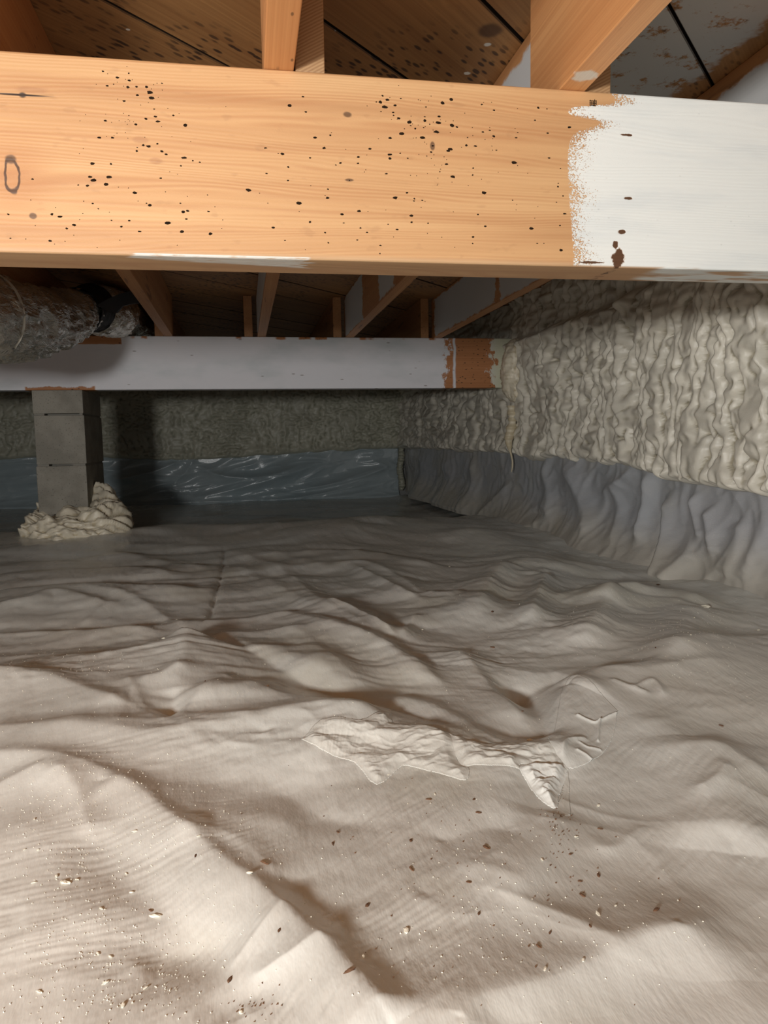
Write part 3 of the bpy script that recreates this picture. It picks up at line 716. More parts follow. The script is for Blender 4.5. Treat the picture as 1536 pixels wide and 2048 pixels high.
# ------------------------------------------------------------------ wall liners
def XS(px, h, wl, wr, p=1.3, X=1.25, taper=.18):
    g = [onx(x, y, X)[1:3] for x, y in px]
    return Stroke(smooth_path(g), h, wl, wr, p, taper=taper)
def right_liner():
    v = np.exp(np.linspace(math.log(.72), math.log(6.04), 640)); nr = 190
    Z = np.repeat(np.linspace(-0.02, 0.40, nr)[:, None], len(v), 1); V = np.repeat(v[None, :], nr, 0)
    th = 0.0 * V + .008
    # skirt leaning into the room at the foot
    th += .11 * np.clip(1 - Z / .20, 0, 1)**2.0 * (0.75 + .5 * pn(V * 1.4, Z * 0, 80)) * ss(6.0, 5.4, V)
    st = [
        XS([(1296, 935), (1290, 990), (1285, 1050), (1293, 1090)], .040, .035, .030, 1.3),
        XS([(1325, 985), (1335, 1040), (1345, 1100), (1352, 1165)], .040, .03, .05, 1.3),
        XS([(1310, 985), (1322, 1060), (1325, 1160)], -.020, .02, .02, 1.3),
        XS([(1380, 990), (1398, 1050), (1410, 1080)], .026, .02, .03, 1.2),
        XS([(1412, 1015), (1425, 1055), (1440, 1110)], .032, .03, .035, 1.2),
        XS([(1400, 1100), (1380, 1130), (1370, 1160)], .030, .04, .03, 1.3),
        XS([(1470, 1040), (1480, 1080), (1465, 1150)], .024, .05, .03, 1.5),
        XS([(1536, 1020), (1520, 1080), (1500, 1160)], .022, .05, .03, 1.5),
        XS([(1120, 920), (1155, 980), (1185, 1040), (1190, 1085)], .040, .07, .05, 1.4),
        XS([(1080, 925), (1100, 1000), (1100, 1030)], .020, .05, .05),
        XS([(1075, 1000), (1105, 1030), (1060, 1060), (1040, 1080)], .020, .04, .05),
        XS([(1020, 960), (985, 1010), (960, 1050)], .022, .03, .05),
        XS([(1262, 925), (1245, 955), (1195, 990)], .018, .03, .03, 1.2),
        XS([(940, 915), (945, 980), (930, 1020)], .03, .10, .08, 1.4),
        XS([(880, 915), (900, 960), (880, 1010)], .03, .12, .10, 1.4),
        XS([(838, 905), (850, 950), (835, 1000)], .04, .2, .15, 1.4),
        XS([(1225, 960), (1235, 1030), (1240, 1090)], .018, .05, .05, 1.5),
    ]
    for s in st: s.add(V, Z, th)
    th += .006 * (facet(V * 3.2 + Z * 2, Z * 3.0, 81) - .5) + .004 * (facet(V * 11, Z * 9, 82) - .5) + .0012 * fbm(V * 26, Z * 30, 83, 2)
    th = np.maximum(th, .004)
    U = 1.306 - 0.030 * 1 - th
    me = mesh_np('liner', np.stack([U, V, Z], -1).reshape(-1, 3), gridfaces(nr, len(v))[:, ::-1])
    o = link('vapour_barrier', me, M['film_wall'])
    props(o, 'dusty grey plastic liner draped in vertical folds below the foam on the right wall', 'plastic sheet')
right_liner()
def far_liner():
    nu, nr = 520, 120
    u = np.linspace(-2.7, 1.22, nu); U = np.repeat(u[None, :], nr, 0); Z = np.repeat(np.linspace(-.075, .41, nr)[:, None], nu, 1)
    th = .012 + 0 * U
    def YS(px, h, wl, wr, p=1.2):
        g = [(ony(x, y, 6.05)[0], ony(x, y, 6.05)[2]) for x, y in px]; return Stroke(smooth_path(g), h, wl, wr, p)
    for s in [YS([(215, 962), (300, 945), (370, 918)], .05, .03, .05), YS([(390, 915), (370, 945), (340, 975)], .03, .03, .05),
              YS([(400, 935), (440, 950), (500, 955), (560, 945), (600, 930)], .05, .03, .06),
              YS([(360, 1000), (440, 985), (520, 965), (600, 940), (660, 920)], .05, .05, .06),
              YS([(500, 995), (600, 980), (700, 960), (760, 940), (795, 915)], .05, .04, .06),
              YS([(560, 1000), (650, 985), (740, 965)], .03, .02, .04), YS([(640, 995), (720, 985), (790, 970)], .03, .03, .04),
              YS([(0, 960), (60, 950), (200, 945)], .02, .05, .06), YS([(240, 1000), (310, 990), (400, 990)], .03, .04, .05)]:
        s.add(U, Z, th)
    th += .012 * (facet(U * 1.6 + Z * 3, Z * 7 - U * 1.3, 91) - .5) + .004 * (facet(U * 6, Z * 14 - U * 2, 92) - .5)
    th += .05 * np.clip(1 - (Z + .05) / .08, 0, 1)**2
    me = mesh_np('far_liner', np.stack([U, 6.085 - np.maximum(th, .003), Z], -1).reshape(-1, 3), gridfaces(nr, nu))
    o = link('vapour_barrier', me, M['film_blue'])
    props(o, 'shiny blue-grey plastic liner hanging below the foam on the far wall', 'plastic sheet')
far_liner()

# ------------------------------------------------------------------ beams
def beam(name, u0, u1, v0, v1, mat, label):
    me = box(name, (u0, v0, .655), (u1, v1, .89), .0035, 3)
    c = ((u0 + u1) / 2, (v0 + v1) / 2, .655); recenter(me, c)
    o = link(name, me, mat); o.location = c
    return props(o, label, 'beam')
nb = beam('floor_beam', -2.6, 1.255, 1.005, 1.090, M['near_beam'], 'near pale timber beam with dark specks, its right end painted white')
fb = beam('floor_beam', -2.9, 1.285, 3.490, 3.575, M['far_beam'], 'far timber beam painted white except a bare brown stretch, resting on block pier')

# dark specks of mildew on the near beam face
def speck_mesh(pts, yface, name, thick=.00035):
    V = []; Fc = []
    for (x, z, rx, rz) in pts:
        b = len(V); k = 7; a0 = random.random() * 6
        V.append((x, yface - thick, z))
        for i in range(k):
            a = a0 + i * 2 * math.pi / k; j = random.uniform(.7, 1.2)
            V.append((x + rx * j * math.cos(a), yface + .0002, z + rz * j * math.sin(a)))
        for i in range(k): Fc.append((b, b + 1 + (i + 1) % k, b + 1 + i))
    return mesh_np(name, V, Fc, False)
C1 = [(412,285),(515,293),(470,310),(517,322),(428,343),(455,337),(512,349),(546,347),(586,348),(648,333),(599,370),(550,381),(497,404),(605,392),(617,436),(622,467),(516,462),(421,483),(544,498),(632,486),(694,462),(583,475),(742,502),(549,590),(547,604),(629,575),(574,581),(647,606),(664,617),(594,585),(397,551),(450,551),(736,631),(771,643),(799,649),(724,663),(370,655),(443,656),(361,708),(436,708),(643,713),(374,721),(313,740),(424,738),(350,742),(540,771),(830,780),(371,814),(393,835),(586,813),(599,820),(722,813),(733,847),(746,876),(834,846),(751,843),(207,857),(240,867),(295,900),(267,914),(446,881),(485,906),(517,883),(559,926),(728,926),(671,893),(842,935),(42,953),(201,963),(33,857),(130,716),(1158,422),(1223,448),(1212,387),(1260,551),(1321,541),(1297,592),(1343,660),(1362,652),(1432,653),(1433,628),(1480,595),(1153,668),(1398,722),(1312,757),(1310,792),(1197,813),(1437,845),(1369,857),(1375,892),(1429,960),(1468,930),(1442,912),(1300,930),(1093,911),(1140,962),(1062,592),(1113,614),(1130,615),(1066,694),(993,760),(1530,383),(1522,408),(1505,408),(1524,446),(1152,722),(1522,982),(1520,1014),(1313,971),(1240,632),(1240,888)]
C2 = [(13,400),(67,394),(45,421),(4,428),(235,411),(268,398),(391,418),(168,428),(37,450),(38,462),(59,473),(163,467),(220,466),(103,489),(107,503),(82,515),(125,514),(158,511),(163,482),(183,497),(217,492),(271,502),(292,508),(209,527),(156,551),(71,535),(24,552),(396,528),(423,521),(439,545),(334,550),(329,581),(365,584),(195,583),(188,608),(529,551),(655,532),(652,436),(617,431),(604,481),(22,618),(23,634),(65,613),(95,633),(171,624),(250,657),(223,687),(276,707),(520,650),(450,601),(660,632),(706,674),(355,700),(357,672),(9,695),(92,771),(401,771),(45,791),(121,795),(120,804),(153,801),(514,801),(697,733),(696,747),(716,784),(690,809),(724,855),(109,863),(110,889),(17,897),(53,918),(176,893),(376,858),(406,905),(589,915),(357,948),(355,974),(613,973),(640,973),(708,1001),(704,902),(440,441),(535,530),(741,509),(265,597),(258,604)]
pts = []
for L, ox in ((C1, 0), (C2, 768)):
    for (x, y) in L:
        p = ony(ox + x / 2, y / 2, 1.005); r = random.choice([.0009, .0012, .0015, .0018, .0024])
        pts.append((p[0], p[2], r * random.uniform(1.0, 1.8), r * .85))
for _ in range(60):
    p = ony(random.gauss(860, 90), random.gauss(270, 60), 1.005); pts.append((p[0], p[2], .0007, .0006))
for _ in range(45):
    p = ony(random.gauss(260, 60), random.gauss(220, 60), 1.005); pts.append((p[0], p[2], .0006, .0005))
for _ in range(50):
    p = ony(random.uniform(30, 1110), random.uniform(330, 500), 1.005); pts.append((p[0], p[2], .0007, .0006))
pts = [p for p in pts if .662 < p[1] < .886]
sm = speck_mesh(pts, 1.0048, 'specks'); recenter(sm, nb.location)
props(link('mould_specks', sm, M['speck'], nb), 'dark mould specks scattered over the beam face', kind='stuff')
# inked grade mark near the paint edge
bm = bmesh.new(); q = ony(1186, 206, 1.0045)
for k in range(5):
    m4 = Matrix.Translation((q[0] - .004 + .0022 * k, 1.0048, q[2] + random.uniform(-.001, .001))) @ Matrix.Diagonal((.0009, .0004, random.uniform(.005, .009), 1))
    bmesh.ops.create_cube(bm, size=1, matrix=m4)
for k in range(3):
    m4 = Matrix.Translation((q[0], 1.0048, q[2] - .003 + .003 * k)) @ Matrix.Diagonal((.010, .0004, .0007, 1)); bmesh.ops.create_cube(bm, size=1, matrix=m4)
me = bpy.data.meshes.new('mark'); bm.to_mesh(me); bm.free(); recenter(me, nb.location)
link('grade_stamp', me, M['speck'], nb)

# ------------------------------------------------------------------ joists
def joist(u0, v0, v1, mat, label, u0b=None, z0=.89, group=None):
    me = box('joist', (u0, v0, z0), (u0 + .038, v1, 1.0738), .0016, 2)
    if u0b is not None:
        for v in me.vertices: v.co.x += (u0b - u0) * (v.co.y - v0) / (v1 - v0)
    c = (u0 + .019, (v0 + v1) / 2, z0); recenter(me, c)
    o = link('floor_joist', me, mat); o.location = c
    return props(o, label, 'joist', group)
G1 = 'joists on the camera side of the near beam'; G2 = 'joists between the two beams'; G3 = 'joists beyond the far beam'
q1 = onz(1172, 152, .89)
jn = mat_joist('joist_wood_right', end=True, tone=1.15, drip=[(q1[0] - .002, q1[1], .016, .014)])
jc = mat_joist('joist_wood_centre', end=True, tone=1.2)
joist(-.372, -2.38, 1.13, M['joist'], 'dark brown joist above the left end of the near beam', group=G1)
joist(.036, -2.38, 1.060, jc, 'pale orange joist crossing over the middle of the near beam', group=G1)
joist(.4345, -2.38, 1.115, jn, 'orange joist with white paint dab above the near beam, left of the white end', group=G1)
joist(.850, -2.38, 1.13, M['joist'], 'joist over the white painted end of the near beam', group=G1)
W = lambda *a: list(a)
j1 = mat_joist('joist_bare_a', end=True, tone=.95)
j2 = mat_joist('joist_left_white', [(1.4, 3.5, .893, 1.06)], end=True)
j3 = mat_joist('joist_patch', [(2.35, 2.62, .898, 1.06), (2.98, 3.5, .893, 1.07), (1.0, 1.6, .885, 1.052)], end=True)
j4 = mat_joist('joist_white', [(1.10, 2.55, .893, 1.045), (2.60, 3.47, .895, 1.066)], end=True)
joist(-1.166, 1.01, 3.53, j1, 'bare brown joist above the silver duct, left of the others', group=G2)
joist(-.760, 1.01, 3.53, j1, 'bare brown joist beside the silver duct on its left', group=G2)
joist(-.330, 1.01, 3.53, j1, 'bare brown joist just right of the silver duct', u0b=-.352, group=G2)
joist(.076, 1.008, 3.53, mat_joist('joist_end_grain', [(2.2, 3.52, .9, 1.06)], end=True, tone=.95), 'joist whose saw-marked cut end rests mid-way along the near beam', u0b=.058, group=G2)
joist(.4745, 1.012, 3.53, j3, 'joist with white paint blotches on its side, second right of the duct', u0b=.462, group=G2)
joist(.889, 1.012, 3.53, j4, 'joist with grey-white painted side nearest the foam wall', u0b=.882, group=G2)
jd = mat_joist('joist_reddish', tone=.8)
for k, (u, l) in enumerate([(-1.20, 'dim joist beyond the far beam above the left end'), (-.80, 'dim joist beyond the far beam above the block pier'), (-.392, 'dim joist beyond the far beam behind the duct'), (.000, 'dim reddish joist end on the far beam, middle of the gap'),
               (.406, 'dim reddish joist end beside the blotched white joist'), (.822, 'dim reddish joist end beside the grey-white joist')]):
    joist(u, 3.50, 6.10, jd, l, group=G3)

# ------------------------------------------------------------------ block pier with foam collar
pu0, pu1, pv0, pv1 = -.905, -.695, 3.462, 3.86
# centred under the measured corner positions
a = ony(64, 784, 3.47)[0]; b_ = ony(165, 784, 3.47)[0]
pu0, pu1 = a, b_
pier = empty('block_pier', ((pu0 + pu1) / 2, (pv0 + pv1) / 2, 0), 'grey concrete block pier under the far beam with cream foam round its foot', 'pier')
def child_box(name, lo, hi, mat, bev, parent):
    me = box(name, lo, hi, bev, 2); recenter(me, parent.location); return link(name, me, mat, parent)
zt = .655; jz = [ony(120, 829, 3.47)[2], ony(120, 930, 3.47)[2]]
jz.append(jz[1] - (jz[0] - jz[1])); zs = [zt] + jz + [-.05]
for k in range(4):
    dx = [0, .002, -.001, .001][k]
    ztop = zs[k] - (.004 if k else .0015); zbot = zs[k + 1] + (.004 if k < 3 else 0)
    child_box('block', (pu0 + dx, pv0, zbot), (pu1 + dx, pv1, ztop), M['block'], .003, pier)
    if k < 3:
        z0, z1 = zs[k + 1] - .0045, zs[k + 1] + .0045; i = .004
        s0 = [.22, .25, .3][k]; s1 = [.08, .27, .3][k]; wd = pu1 - pu0
        child_box('mortar', (pu0 + i, pv0 + .06, z0), (pu1 - i, pv1 - i, z1), M['mortar'], 0, pier)
        child_box('mortar', (pu0 + i, pv0 + .0035, z0), (pu0 + wd * s0, pv0 + .06, z1), M['mortar'], 0, pier)
        child_box('mortar', (pu1 - wd * s1, pv0 + .0035, z0), (pu1 - i, pv0 + .06, z1), M['mortar'], 0, pier)
def foam_blob(name, c, prof, n=150, m=70, seed=100, lump=1.0, mat=None, parent=None):
    """star-shaped lump: prof(theta, t) -> (radius, height)"""
    th = np.linspace(0, 2 * np.pi, n, endpoint=False)[None, :]; t = np.linspace(0, 1, m)[:, None]
    r, z = prof(th, t)
    cx, sx = np.cos(th), np.sin(th)
    X = r * cx; Y = r * sx
    d = lump * (.030 * (np.abs(pn(X * 6.5 + z * 5, Y * 6.5 + z * 8, seed)) * 2 - .4) + .014 * (np.abs(pn(X * 17 + z * 9, z * 22 + Y * 12, seed + 1)) * 2 - .4) + .005 * (np.abs(pn(X * 44 + z * 20, z * 60 + Y * 30, seed + 3)) * 2 - .4) + .001 * pn(X * 90, z * 120 + Y * 80, seed + 2))
    nz = np.clip(t, 0, 1); X = X + d * cx * (1 - .4 * nz); Y = Y + d * sx * (1 - .4 * nz); Zz = z + d * .8
    V = np.stack([X + c[0], Y + c[1], Zz + c[2] + 0 * X], -1)
    me = mesh_np(name, V.reshape(-1, 3), gridfaces(m, n, wrap=True))
    if parent: recenter(me, parent.location)
    return link(name, me, mat or M['foam_cream'], parent)
def collar(th, t):
    # wide, low foot; taller hump on the right side of the pier
    cs, sn = np.cos(th), np.sin(th)
    hw, hd = (pu1 - pu0) / 2, (pv1 - pv0) / 2
    rin = 1 / np.maximum(np.abs(cs) / (hw - .006), np.abs(sn) / (hd - .006))
    out = .055 + .075 * ss(.1, .9, cs) + .21 * ss(.2, 1, -sn) * ss(-1.0, .1, cs) + .02 * pn(th * 1.5, th * 0, 110) + .012 * ss(.2, .9, -cs) * ss(0.1, .8, -sn)
    htop = .120 + .03 * ss(.2, .9, -cs) + .11 * np.exp(-((th - 2 * np.pi * (th > 5) + .35) / .55)**2) + .015 * pn(th * 3, th * 0, 111)
    a = t * np.pi / 2
    bulge = ss(.0, .25, t)
    r = rin + out * np.cos(a)**.65 * (.86 + .14 * bulge); z = -.03 + (htop + .03) * np.sin(a)**1.05
    return r, z
foam_blob('foam_collar', ((pu0 + pu1) / 2, (pv0 + pv1) / 2, .0), collar, 260, 100, 100, 1.0, M['foam_cream'], pier)

# foam lump sealing the far beam end into the wall
def lump(cx, cy, cz, rx, ry, rz, seed, name, mat, parent, lum=1.0):
    n, m = 90, 60
    th = np.linspace(0, 2 * np.pi, n, endpoint=False)[None, :]; ph = np.linspace(.02, np.pi - .02, m)[:, None]
    k = 1 + lum * (.20 * pn(np.cos(th) * 1.6 + 3, np.cos(ph) * 2.2 + np.sin(th), seed) + .10 * (np.abs(pn(np.cos(th) * 4 + np.sin(th) * 3, np.cos(ph) * 9, seed + 1)) * 2 - .4) + .04 * pn(th * 0 + np.cos(th) * 9, np.cos(ph) * 24, seed + 2))
    X = cx + rx * k * np.sin(ph) * np.cos(th); Y = cy + ry * k * np.sin(ph) * np.sin(th); Zz = cz + rz * np.cos(ph) * (1 + .05 * k) + 0 * th
    me = mesh_np(name, np.stack([X, Y, Zz], -1).reshape(-1, 3), gridfaces(m, n, wrap=True))
    return link(name, me, mat, parent)
pl = ony(1022, 745, 3.47)
lump(pl[0] - .018, 3.37, pl[2] + .000, .058, .080, .140, 120, 'foam_lump', M['foam_cream'], WR)
# thin foam drip below it
n, m = 60, 10; tt = np.linspace(0, 1, n)[:, None]; an = np.linspace(0, 2 * np.pi, m, endpoint=False)[None, :]
p0 = ony(1015, 812, 3.4); p1 = ony(1014, 945, 3.4)
r = (.022 - .018 * ss(.45, .75, tt)) * (1 + .35 * pn(tt * 14, tt * 0, 130)) * np.sqrt(np.clip((1 - tt) * 8, 0, 1)) + .0005
X = p0[0] + .01 + (p1[0] - p0[0]) * tt + .010 * np.sin(tt * 9) + r * np.cos(an); Y = 3.38 + r * np.sin(an); Zz = p0[2] + (p1[2] - p0[2]) * tt + 0 * an
link('foam_drip', mesh_np('drip', np.stack([X, Y, Zz], -1).reshape(-1, 3), gridfaces(n, m, wrap=True)), M['foam_cream'], WR)

# ------------------------------------------------------------------ foil duct
def tube(name, path, rads, mat, parent, n=200, m=72, seed=140, wr=1.0, a0=0, a1=2 * math.pi, closed=True, extra=0.0):
    P = smooth_path(path, 12); rr = np.interp(np.linspace(0, 1, len(P)), np.linspace(0, 1, len(rads)), rads)
    t = np.linspace(0, 1, n); Lk = np.linspace(0, 1, len(P))
    P = np.stack([np.interp(t, Lk, P[:, k]) for k in range(3)], 1); rr = np.interp(t, Lk, rr)
    T = np.gradient(P, axis=0); T /= np.linalg.norm(T, axis=1)[:, None]
    S = np.cross(T, [0, 0, 1]); S /= np.linalg.norm(S, axis=1)[:, None]; Bn = np.cross(S, T)
    an = np.linspace(a0, a1, m, endpoint=not closed)
    A = an[None, :]; tv = t[:, None]
    r = rr[:, None] + extra + wr * (.006 * (facet(tv * 9, np.cos(A) * 1.4 + np.sin(A), seed) - .5) + .004 * (facet(tv * 26, np.cos(A) * 3 + 2 * np.sin(A), seed + 1) - .5))
    V = P[:, None, :] + (S[:, None, :] * np.cos(A)[..., None] + Bn[:, None, :] * np.sin(A)[..., None]) * r[..., None]
    me = mesh_np(name, V.reshape(-1, 3), gridfaces(n, m, wrap=closed))
    if parent: recenter(me, parent.location)
    return link(name, me, mat, parent)
duct = empty('air_duct', (-.66, 2.3, .75), 'foil-wrapped silver air duct between the beams at the left, tied with black tape', 'duct')
path = [(-1.75, 1.30, .755), (-1.2, 1.42, .755), (-.86, 1.72, .752), (-.72, 2.1, .760), (-.665, 2.5, .795), (-.635, 2.85, .865), (-.60, 3.08, .93)]
tube('foil_jacket', path, [.125, .125, .125, .122, .112, .098, .070], M['foil'], duct, 300, 110, 140, 1.9)
path2 = [(-.60, 3.06, .945), (-.575, 3.20, .952), (-.545, 3.36, .968), (-.53, 3.55, .978), (-.53, 3.8, .978), (-.53, 4.6, .978)]
tube('foil_elbow', path2, [.05, .096, .100, .084, .084, .084], M['foil'], duct, 160, 72, 150, 1.4)
tube('black_tape_band', [(-.605, 2.98, .91), (-.60, 3.06, .935), (-.588, 3.15, .95)], [.082, .072, .090], M['black'], duct, 24, 60, 160, .5, extra=.004)
# loose flap of the black tape
fl = [(190, 612), (215, 598), (238, 588), (262, 582), (279, 590), (277, 606), (262, 608), (245, 612), (232, 626), (214, 622), (200, 614)]
bm = bmesh.new(); f3 = [ony(x, y, 2.93 + .0006 * (x - 190)) for x, y in fl]
A = [bm.verts.new(p) for p in f3]; B = [bm.verts.new(p + np.array([.004, .012, .002])) for p in f3]
bm.faces.new(A); bm.faces.new(B[::-1])
for i in range(len(A)): bm.faces.new((A[(i + 1) % len(A)], A[i], B[i], B[(i + 1) % len(A)]))
me = bpy.data.meshes.new('flap'); bm.to_mesh(me); bm.free(); recenter(me, duct.location); link('black_tape_flap', me, M['black'], duct)
tube('foil_tape_strip', [(-.70, 2.20, .768), (-.6985, 2.206, .7685), (-.697, 2.212, .769)], [.1215, .1213, .121], M['foiltape'], duct, 4, 90, 140, .3, extra=.0025)

# ------------------------------------------------------------------ tape and patch on the floor film
def drape(name, poly, mat, label, cat, lift=.0016, crease=None, step=.0008, group=None, fseed=200, famp=.0016, ffreq=30):
    g = np.array([onz(x, y)[:2] for x, y in poly]); g = smooth_path(np.vstack([g, g[:1]]), 3)[:-1]
    lo, hi = g.min(0) - step, g.max(0) + step
    xs = np.arange(lo[0], hi[0], step); ys = np.arange(lo[1], hi[1], step * 1.4)
    X, Y = np.meshgrid(xs, ys)
    ins = np.zeros(X.shape, bool); k = len(g)
    for i in range(k):
        x1, y1 = g[i]; x2, y2 = g[(i + 1) % k]
        c = ((y1 > Y) != (y2 > Y)); xx = (x2 - x1) * (Y - y1) / ((y2 - y1) if y2 != y1 else 1e-9) + x1
        ins ^= c & (X < xx)
    mask = ins[:-1, :-1] & ins[1:, :-1] & ins[:-1, 1:] & ins[1:, 1:]
    dm = np.full(X.shape, 1e9)
    for i in range(k):
        a_ = g[i]; d_ = g[(i + 1) % k] - a_; tt_ = np.clip(((X - a_[0]) * d_[0] + (Y - a_[1]) * d_[1]) / max(d_ @ d_, 1e-12), 0, 1)
        dm = np.minimum(dm, np.hypot(X - a_[0] - tt_ * d_[0], Y - a_[1] - tt_ * d_[1]))
    ew = ss(0, .014, dm); lift = .0004 + (lift - .0004) * ew; famp = famp * ew
    Z = H(X, Y) + lift + famp * (.5 + .5 * tri(X * ffreq + 3, Y * ffreq * 2.0, fseed, .5)) + famp * .4 * (.5 + .5 * tri(X * ffreq * 2.4, Y * ffreq * 4.2, fseed + 1, .5)) + famp * .35 * np.clip(facet(X * ffreq * .9, Y * ffreq * 1.4, fseed + 2) - .55, 0, 1)
    for s in (crease or []): s.add(X, Y, Z)
    F4 = gridfaces(*X.shape, mask=mask); used, inv = np.unique(F4, return_inverse=True)
    V = np.stack([X, Y, Z], -1).reshape(-1, 3)[used]; F4 = inv.reshape(-1, 4)
    c = V.mean(0); me = mesh_np(name, V - c, F4); o = link(name, me, mat); o.location = c
    md = o.modifiers.new('thickness', 'SOLIDIFY'); md.thickness = .0005; md.offset = -1
    return props(o, label, cat, group)
k5 = lambda L: [(560 + x / 2.194, 1400 + y / 2.194) for x, y in L]
drape('seam_tape', k5([(95, 292), (190, 235), (345, 232), (430, 190), (488, 165), (500, 210), (600, 212), (740, 240), (780, 330), (830, 360), (815, 405), (700, 380), (560, 350), (520, 360), (425, 420), (330, 350), (180, 325)]),
      M['tape'], 'long crumpled clear tape strip over the seam of the plastic floor sheet', 'tape', fseed=210, famp=.0036, ffreq=36)
drape('seam_tape', k5([(740, 245), (885, 262), (1000, 232), (1085, 228), (1090, 250), (1180, 270), (1262, 325), (1240, 345), (1060, 345), (1050, 366), (850, 350), (790, 350)]),
      M['tape'], 'wrinkled tape strip joining the sheets, left of the bright white knot of tape', 'tape', fseed=220, famp=.0042, ffreq=40)
drape('seam_tape', k5([(1055, 350), (1110, 330), (1200, 325), (1262, 335), (1240, 400), (1222, 440), (1222, 480), (1195, 487), (1130, 450), (1085, 400), (1050, 366)]),
      M['tape_white'], 'bright white bunched end of the seam tape', 'tape', lift=.004, fseed=230, famp=.0072, ffreq=42)
drape('seam_tape', k5([(1262, 330), (1272, 380), (1270, 440), (1276, 515), (1222, 518), (1215, 480), (1235, 420), (1245, 370)]),
      M['tape'], 'small flat tab of clear tape below the bright white knot', 'tape', lift=.0012, fseed=240, famp=.0006)
drape('repair_patch', [(1095, 1510), (1112, 1462), (1126, 1410), (1155, 1400), (1230, 1452), (1234, 1462), (1228, 1490), (1210, 1518), (1180, 1540), (1145, 1552), (1110, 1545)],
      M['film'], 'curved-edge film patch with thin raised creases right of the seam', 'patch', lift=.0012, fseed=250, famp=.0008, ffreq=14,
      crease=[FS([(1155, 1458), (1185, 1468), (1200, 1466), (1232, 1456)], .004, .0022, .0022, 1.2), FS([(1200, 1466), (1197, 1482), (1196, 1498)], .004, .0018, .0018, 1.2),
              FS([(1125, 1530), (1135, 1508), (1168, 1496)], .005, .004, .004, 1.3), FS([(1160, 1508), (1175, 1514), (1200, 1514)], .003, .002, .002, 1.2), FS([(1155, 1524), (1170, 1528), (1188, 1534)], .003, .0025, .0025, 1.2)])

# ------------------------------------------------------------------ crumbs on the film
def crumb_mesh(r, seed, kind='foam'):
    me = ico('crumb', r, 2); n = len(me.vertices); a = np.empty(n * 3, np.float32); me.vertices.foreach_get('co', a); a = a.reshape(-1, 3)
    d = 1 + .45 * pn(a[:, 0] / r * 1.3 + seed, a[:, 1] / r * 1.3 + a[:, 2] / r, seed) + .2 * pn(a[:, 0] / r * 3 + seed, a[:, 2] / r * 3, seed + 1)
    a *= d[:, None]; a[:, 2] *= .6; me.vertices.foreach_set('co', a.ravel()); me.update(); return me
def put(me, px, py, mat, name, label, cat, group, sc=(1, 1, 1), rz=0.0):
    g = onz(px, py); z = float(H(np.array([[g[0]]]), np.array([[g[1]]]))[0, 0])
    if mat and not me.materials: me.materials.append(mat)
    o = bpy.data.objects.new(name, me); COL.objects.link(o)
    o.location = (g[0], g[1], z + .0006); o.scale = sc; o.rotation_euler = (0, 0, rz); return props(o, label, cat, group)
protos = [crumb_mesh(.0022, s) for s in (3, 8, 15)]
for p in protos: p.materials.append(M['crumb'])
big = crumb_mesh(.011, 22)
put(big, 1411, 1231, M['crumb'], 'foam_crumb', 'largest pale foam chunk on the film at the right, below the wall folds', 'crumb', None, (1.3, .8, .7), .3)
put(protos[0], 1237, 1127, None, 'foam_crumb', 'oval white foam crumb at the foot of the right wall folds', 'crumb', None, (4.2, 2.0, 1.6), .6)
put(protos[1], 1060, 1487, None, 'foam_crumb', 'yellowish foam crumb in the hollow above the seam tape', 'crumb', None, (2.2, 1.8, 1.6), .1)
put(protos[2], 899, 1137 + 0, None, 'foam_crumb', 'small foam crumb on the shiny fold at middle right', 'crumb', None, (1.5, 1.5, 1), 0)
CL = [(132, 1798, 2.6), (115, 1786, 1.4), (311, 1848, 2.2), (272, 1707, 1.5), (70, 1799, 1.2), (72, 1684, 1.2), (204, 1850, 1), (264, 1809, 1), (222, 1930, 1), (212, 1982, 1.3), (292, 1983, 1.1), (247, 2026, 1.6), (79, 1740, 1), (52, 1739, 1),
      (254, 1773, 1), (80, 2003, 1.1), (482, 2039, 1.5), (197, 1926, 1.1), (155, 1790, 1), (400, 1728, 1), (1388, 1260, 2.0), (1517, 1263, 2.6), (813, 1887, 2.2), (1196, 1851, 1.6), (1152, 1685, 1.2), (1231, 1828, 1),
      (1084, 1746, 1.1), (1197, 1612, 1.4), (501, 1797, 1.6), (190, 1344, 1.4), (330, 1341, 1.4), (707, 1438, 1.6), (845, 1267, 1.5), (728, 1960, 1), (1166, 1960, 1.2), (1090, 1980, 1.2), (870, 1610, 1), (1380, 1330, 1.3), (1376, 1344, 1.2), (775, 1574, 1.6), (160, 1310, 1.2), (354, 1248, 1.2), (238, 1330, 1.3), (640, 1292, 1)]
for i, (x, y, s) in enumerate(CL):
    put(protos[i % 3], x, y, None, 'foam_crumb', 'tiny white foam crumb scattered on the plastic floor sheet', 'crumb', 'tiny foam crumbs on the floor sheet', (s * random.uniform(.7, 1.1), s * .45, s * .4), random.uniform(0, 3))
sp = [crumb_mesh(.0019, s) for s in (31, 37)]
for p in sp: p.materials.append(M['soilcrumb'])
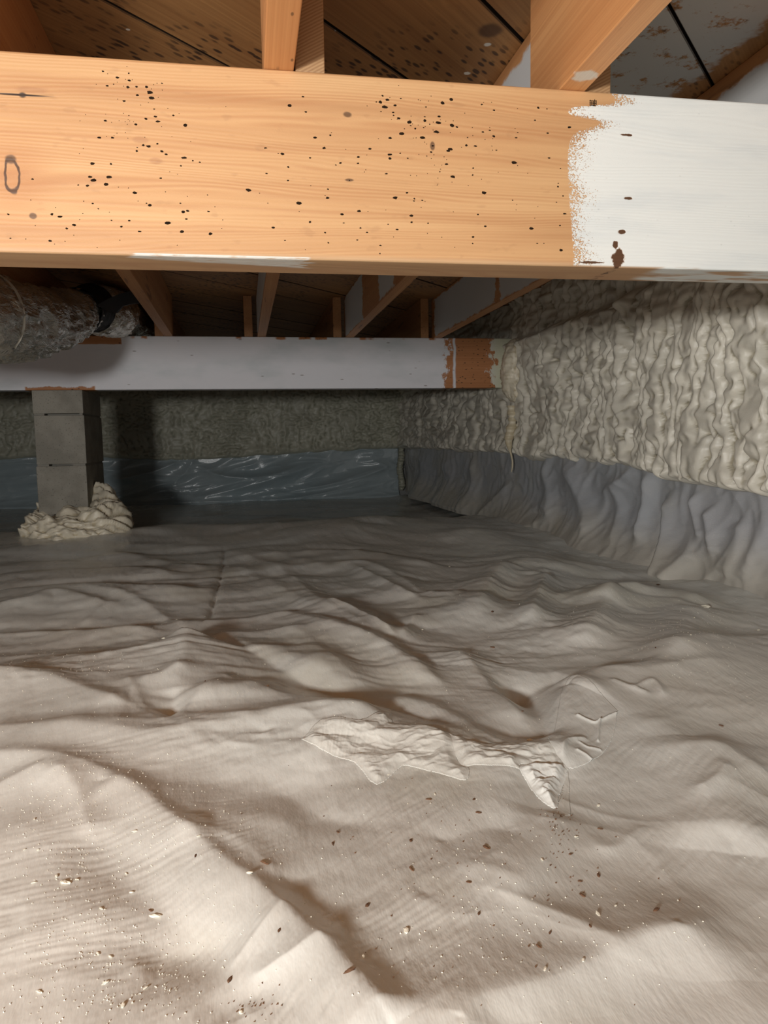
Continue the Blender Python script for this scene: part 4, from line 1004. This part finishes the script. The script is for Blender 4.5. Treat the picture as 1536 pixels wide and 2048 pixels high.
DL = [(973, 1717, 2, 1), (948, 1621, 1.3, 1), (957, 1645, 1.5, 1), (822, 1700, 1.5, 1), (823, 1761, 1.8, .6), (938, 1790, 1.3, 1), (1197, 1754, 1.6, 1), (1165, 1801, 1.8, .8), (958, 1851, 1.2, 1), (735, 1836, 1.6, 1), (530, 1765, 2.2, .4), (393, 1759, 1.6, .5),
      (701, 2010, 2.4, .4), (858, 1620, 1.8, .4), (676, 1680, 1.2, 1), (666, 1706, 1.6, .7), (560, 1912, 1.2, 1), (1312, 1849, 2.2, .7), (1160, 1770, 1, 1), (1141, 1720, 1.2, 1), (1100, 1890, 1.2, .8), (1180, 1890, 1.2, .8), (1077, 1922, 1.3, .8), (985, 1300, 2.6, 1), (985, 1249, 2.6, 1.2),
      (1045, 1437, 1.4, 1), (1310, 1344, 1.3, 1), (1442, 1477, 1.8, .7), (460, 1975, 1.6, 1), (302, 1840, 1.3, .7), (1200, 1662, 1.3, .6), (1316, 1172, 4.0, .8), (413, 1427, 1.3, .6), (538, 1425, 1.2, 1)]
for i, (x, y, s, q) in enumerate(DL):
    put(sp[i % 2], x, y, None, 'soil_crumb', 'tiny dark brown soil crumb on the plastic floor sheet', 'crumb', 'dark soil crumbs on the floor sheet', (s, s * .5 * q, s * .5), random.uniform(0, 3))

def dust(name, n, gen, r0, r1, mat, label):
    pts = [gen() for _ in range(n)]; g = np.array([onz(x, y)[:2] for x, y in pts])
    g = g[(g[:, 0] < 1.15) & (g[:, 1] < 5)]
    z = H(g[:, 0][None, :], g[:, 1][None, :])[0]
    rr = rng.uniform(r0, r1, len(g))
    V = []; Fc = []
    base = np.array([(1, 0, 0), (-.5, .87, 0), (-.5, -.87, 0), (0, 0, .8), (0, 0, -.6)])
    an = rng.uniform(0, 6, len(g)); ca, sa = np.cos(an), np.sin(an)
    st = rng.uniform(.6, 1.3, (len(g), 2))
    P = np.empty((len(g), 5, 3))
    for k in range(5):
        bx = base[k, 0] * st[:, 0]; by = base[k, 1] * st[:, 1]
        P[:, k, 0] = g[:, 0] + rr * (bx * ca - by * sa); P[:, k, 1] = g[:, 1] + rr * (bx * sa + by * ca); P[:, k, 2] = z + .0003 + rr * base[k, 2]
    T = np.array([(0, 1, 3), (1, 2, 3), (2, 0, 3), (1, 0, 4), (2, 1, 4), (0, 2, 4)])
    Fc = (np.arange(len(g)) * 5)[:, None, None] + T[None]
    o = link(name, mesh_np(name, P.reshape(-1, 3), Fc.reshape(-1, 3), False), mat)
    return props(o, label, 'dust', kind='stuff')
R = random
def g1():
    c = R.choice([(150, 1850, 130, 120), (250, 1950, 120, 80), (150, 1640, 100, 60), (1150, 1180, 130, 70), (1400, 1290, 110, 60), (1250, 1150, 150, 80), (250, 1700, 180, 60), (700, 1400, 400, 150), (120, 1350, 120, 60), (1000, 1850, 200, 120)])
    return R.gauss(c[0], c[2]), min(2100, max(1090, R.gauss(c[1], c[3])))
dust('foam_dust', 2600, g1, .0004, .0009, M['crumb'], 'fine pale foam dust sprinkled over the plastic floor sheet')
def g2():
    c = R.choice([(1115, 1650, 18, 35), (1130, 1720, 30, 50), (1000, 1850, 150, 100), (510, 2025, 25, 20), (800, 1700, 150, 80)])
    return R.gauss(c[0], c[2]), R.gauss(c[1], c[3])
dust('soil_dust', 170, g2, .0005, .0012, M['soilcrumb'], 'brown soil grains gathered below the bunched seam tape')
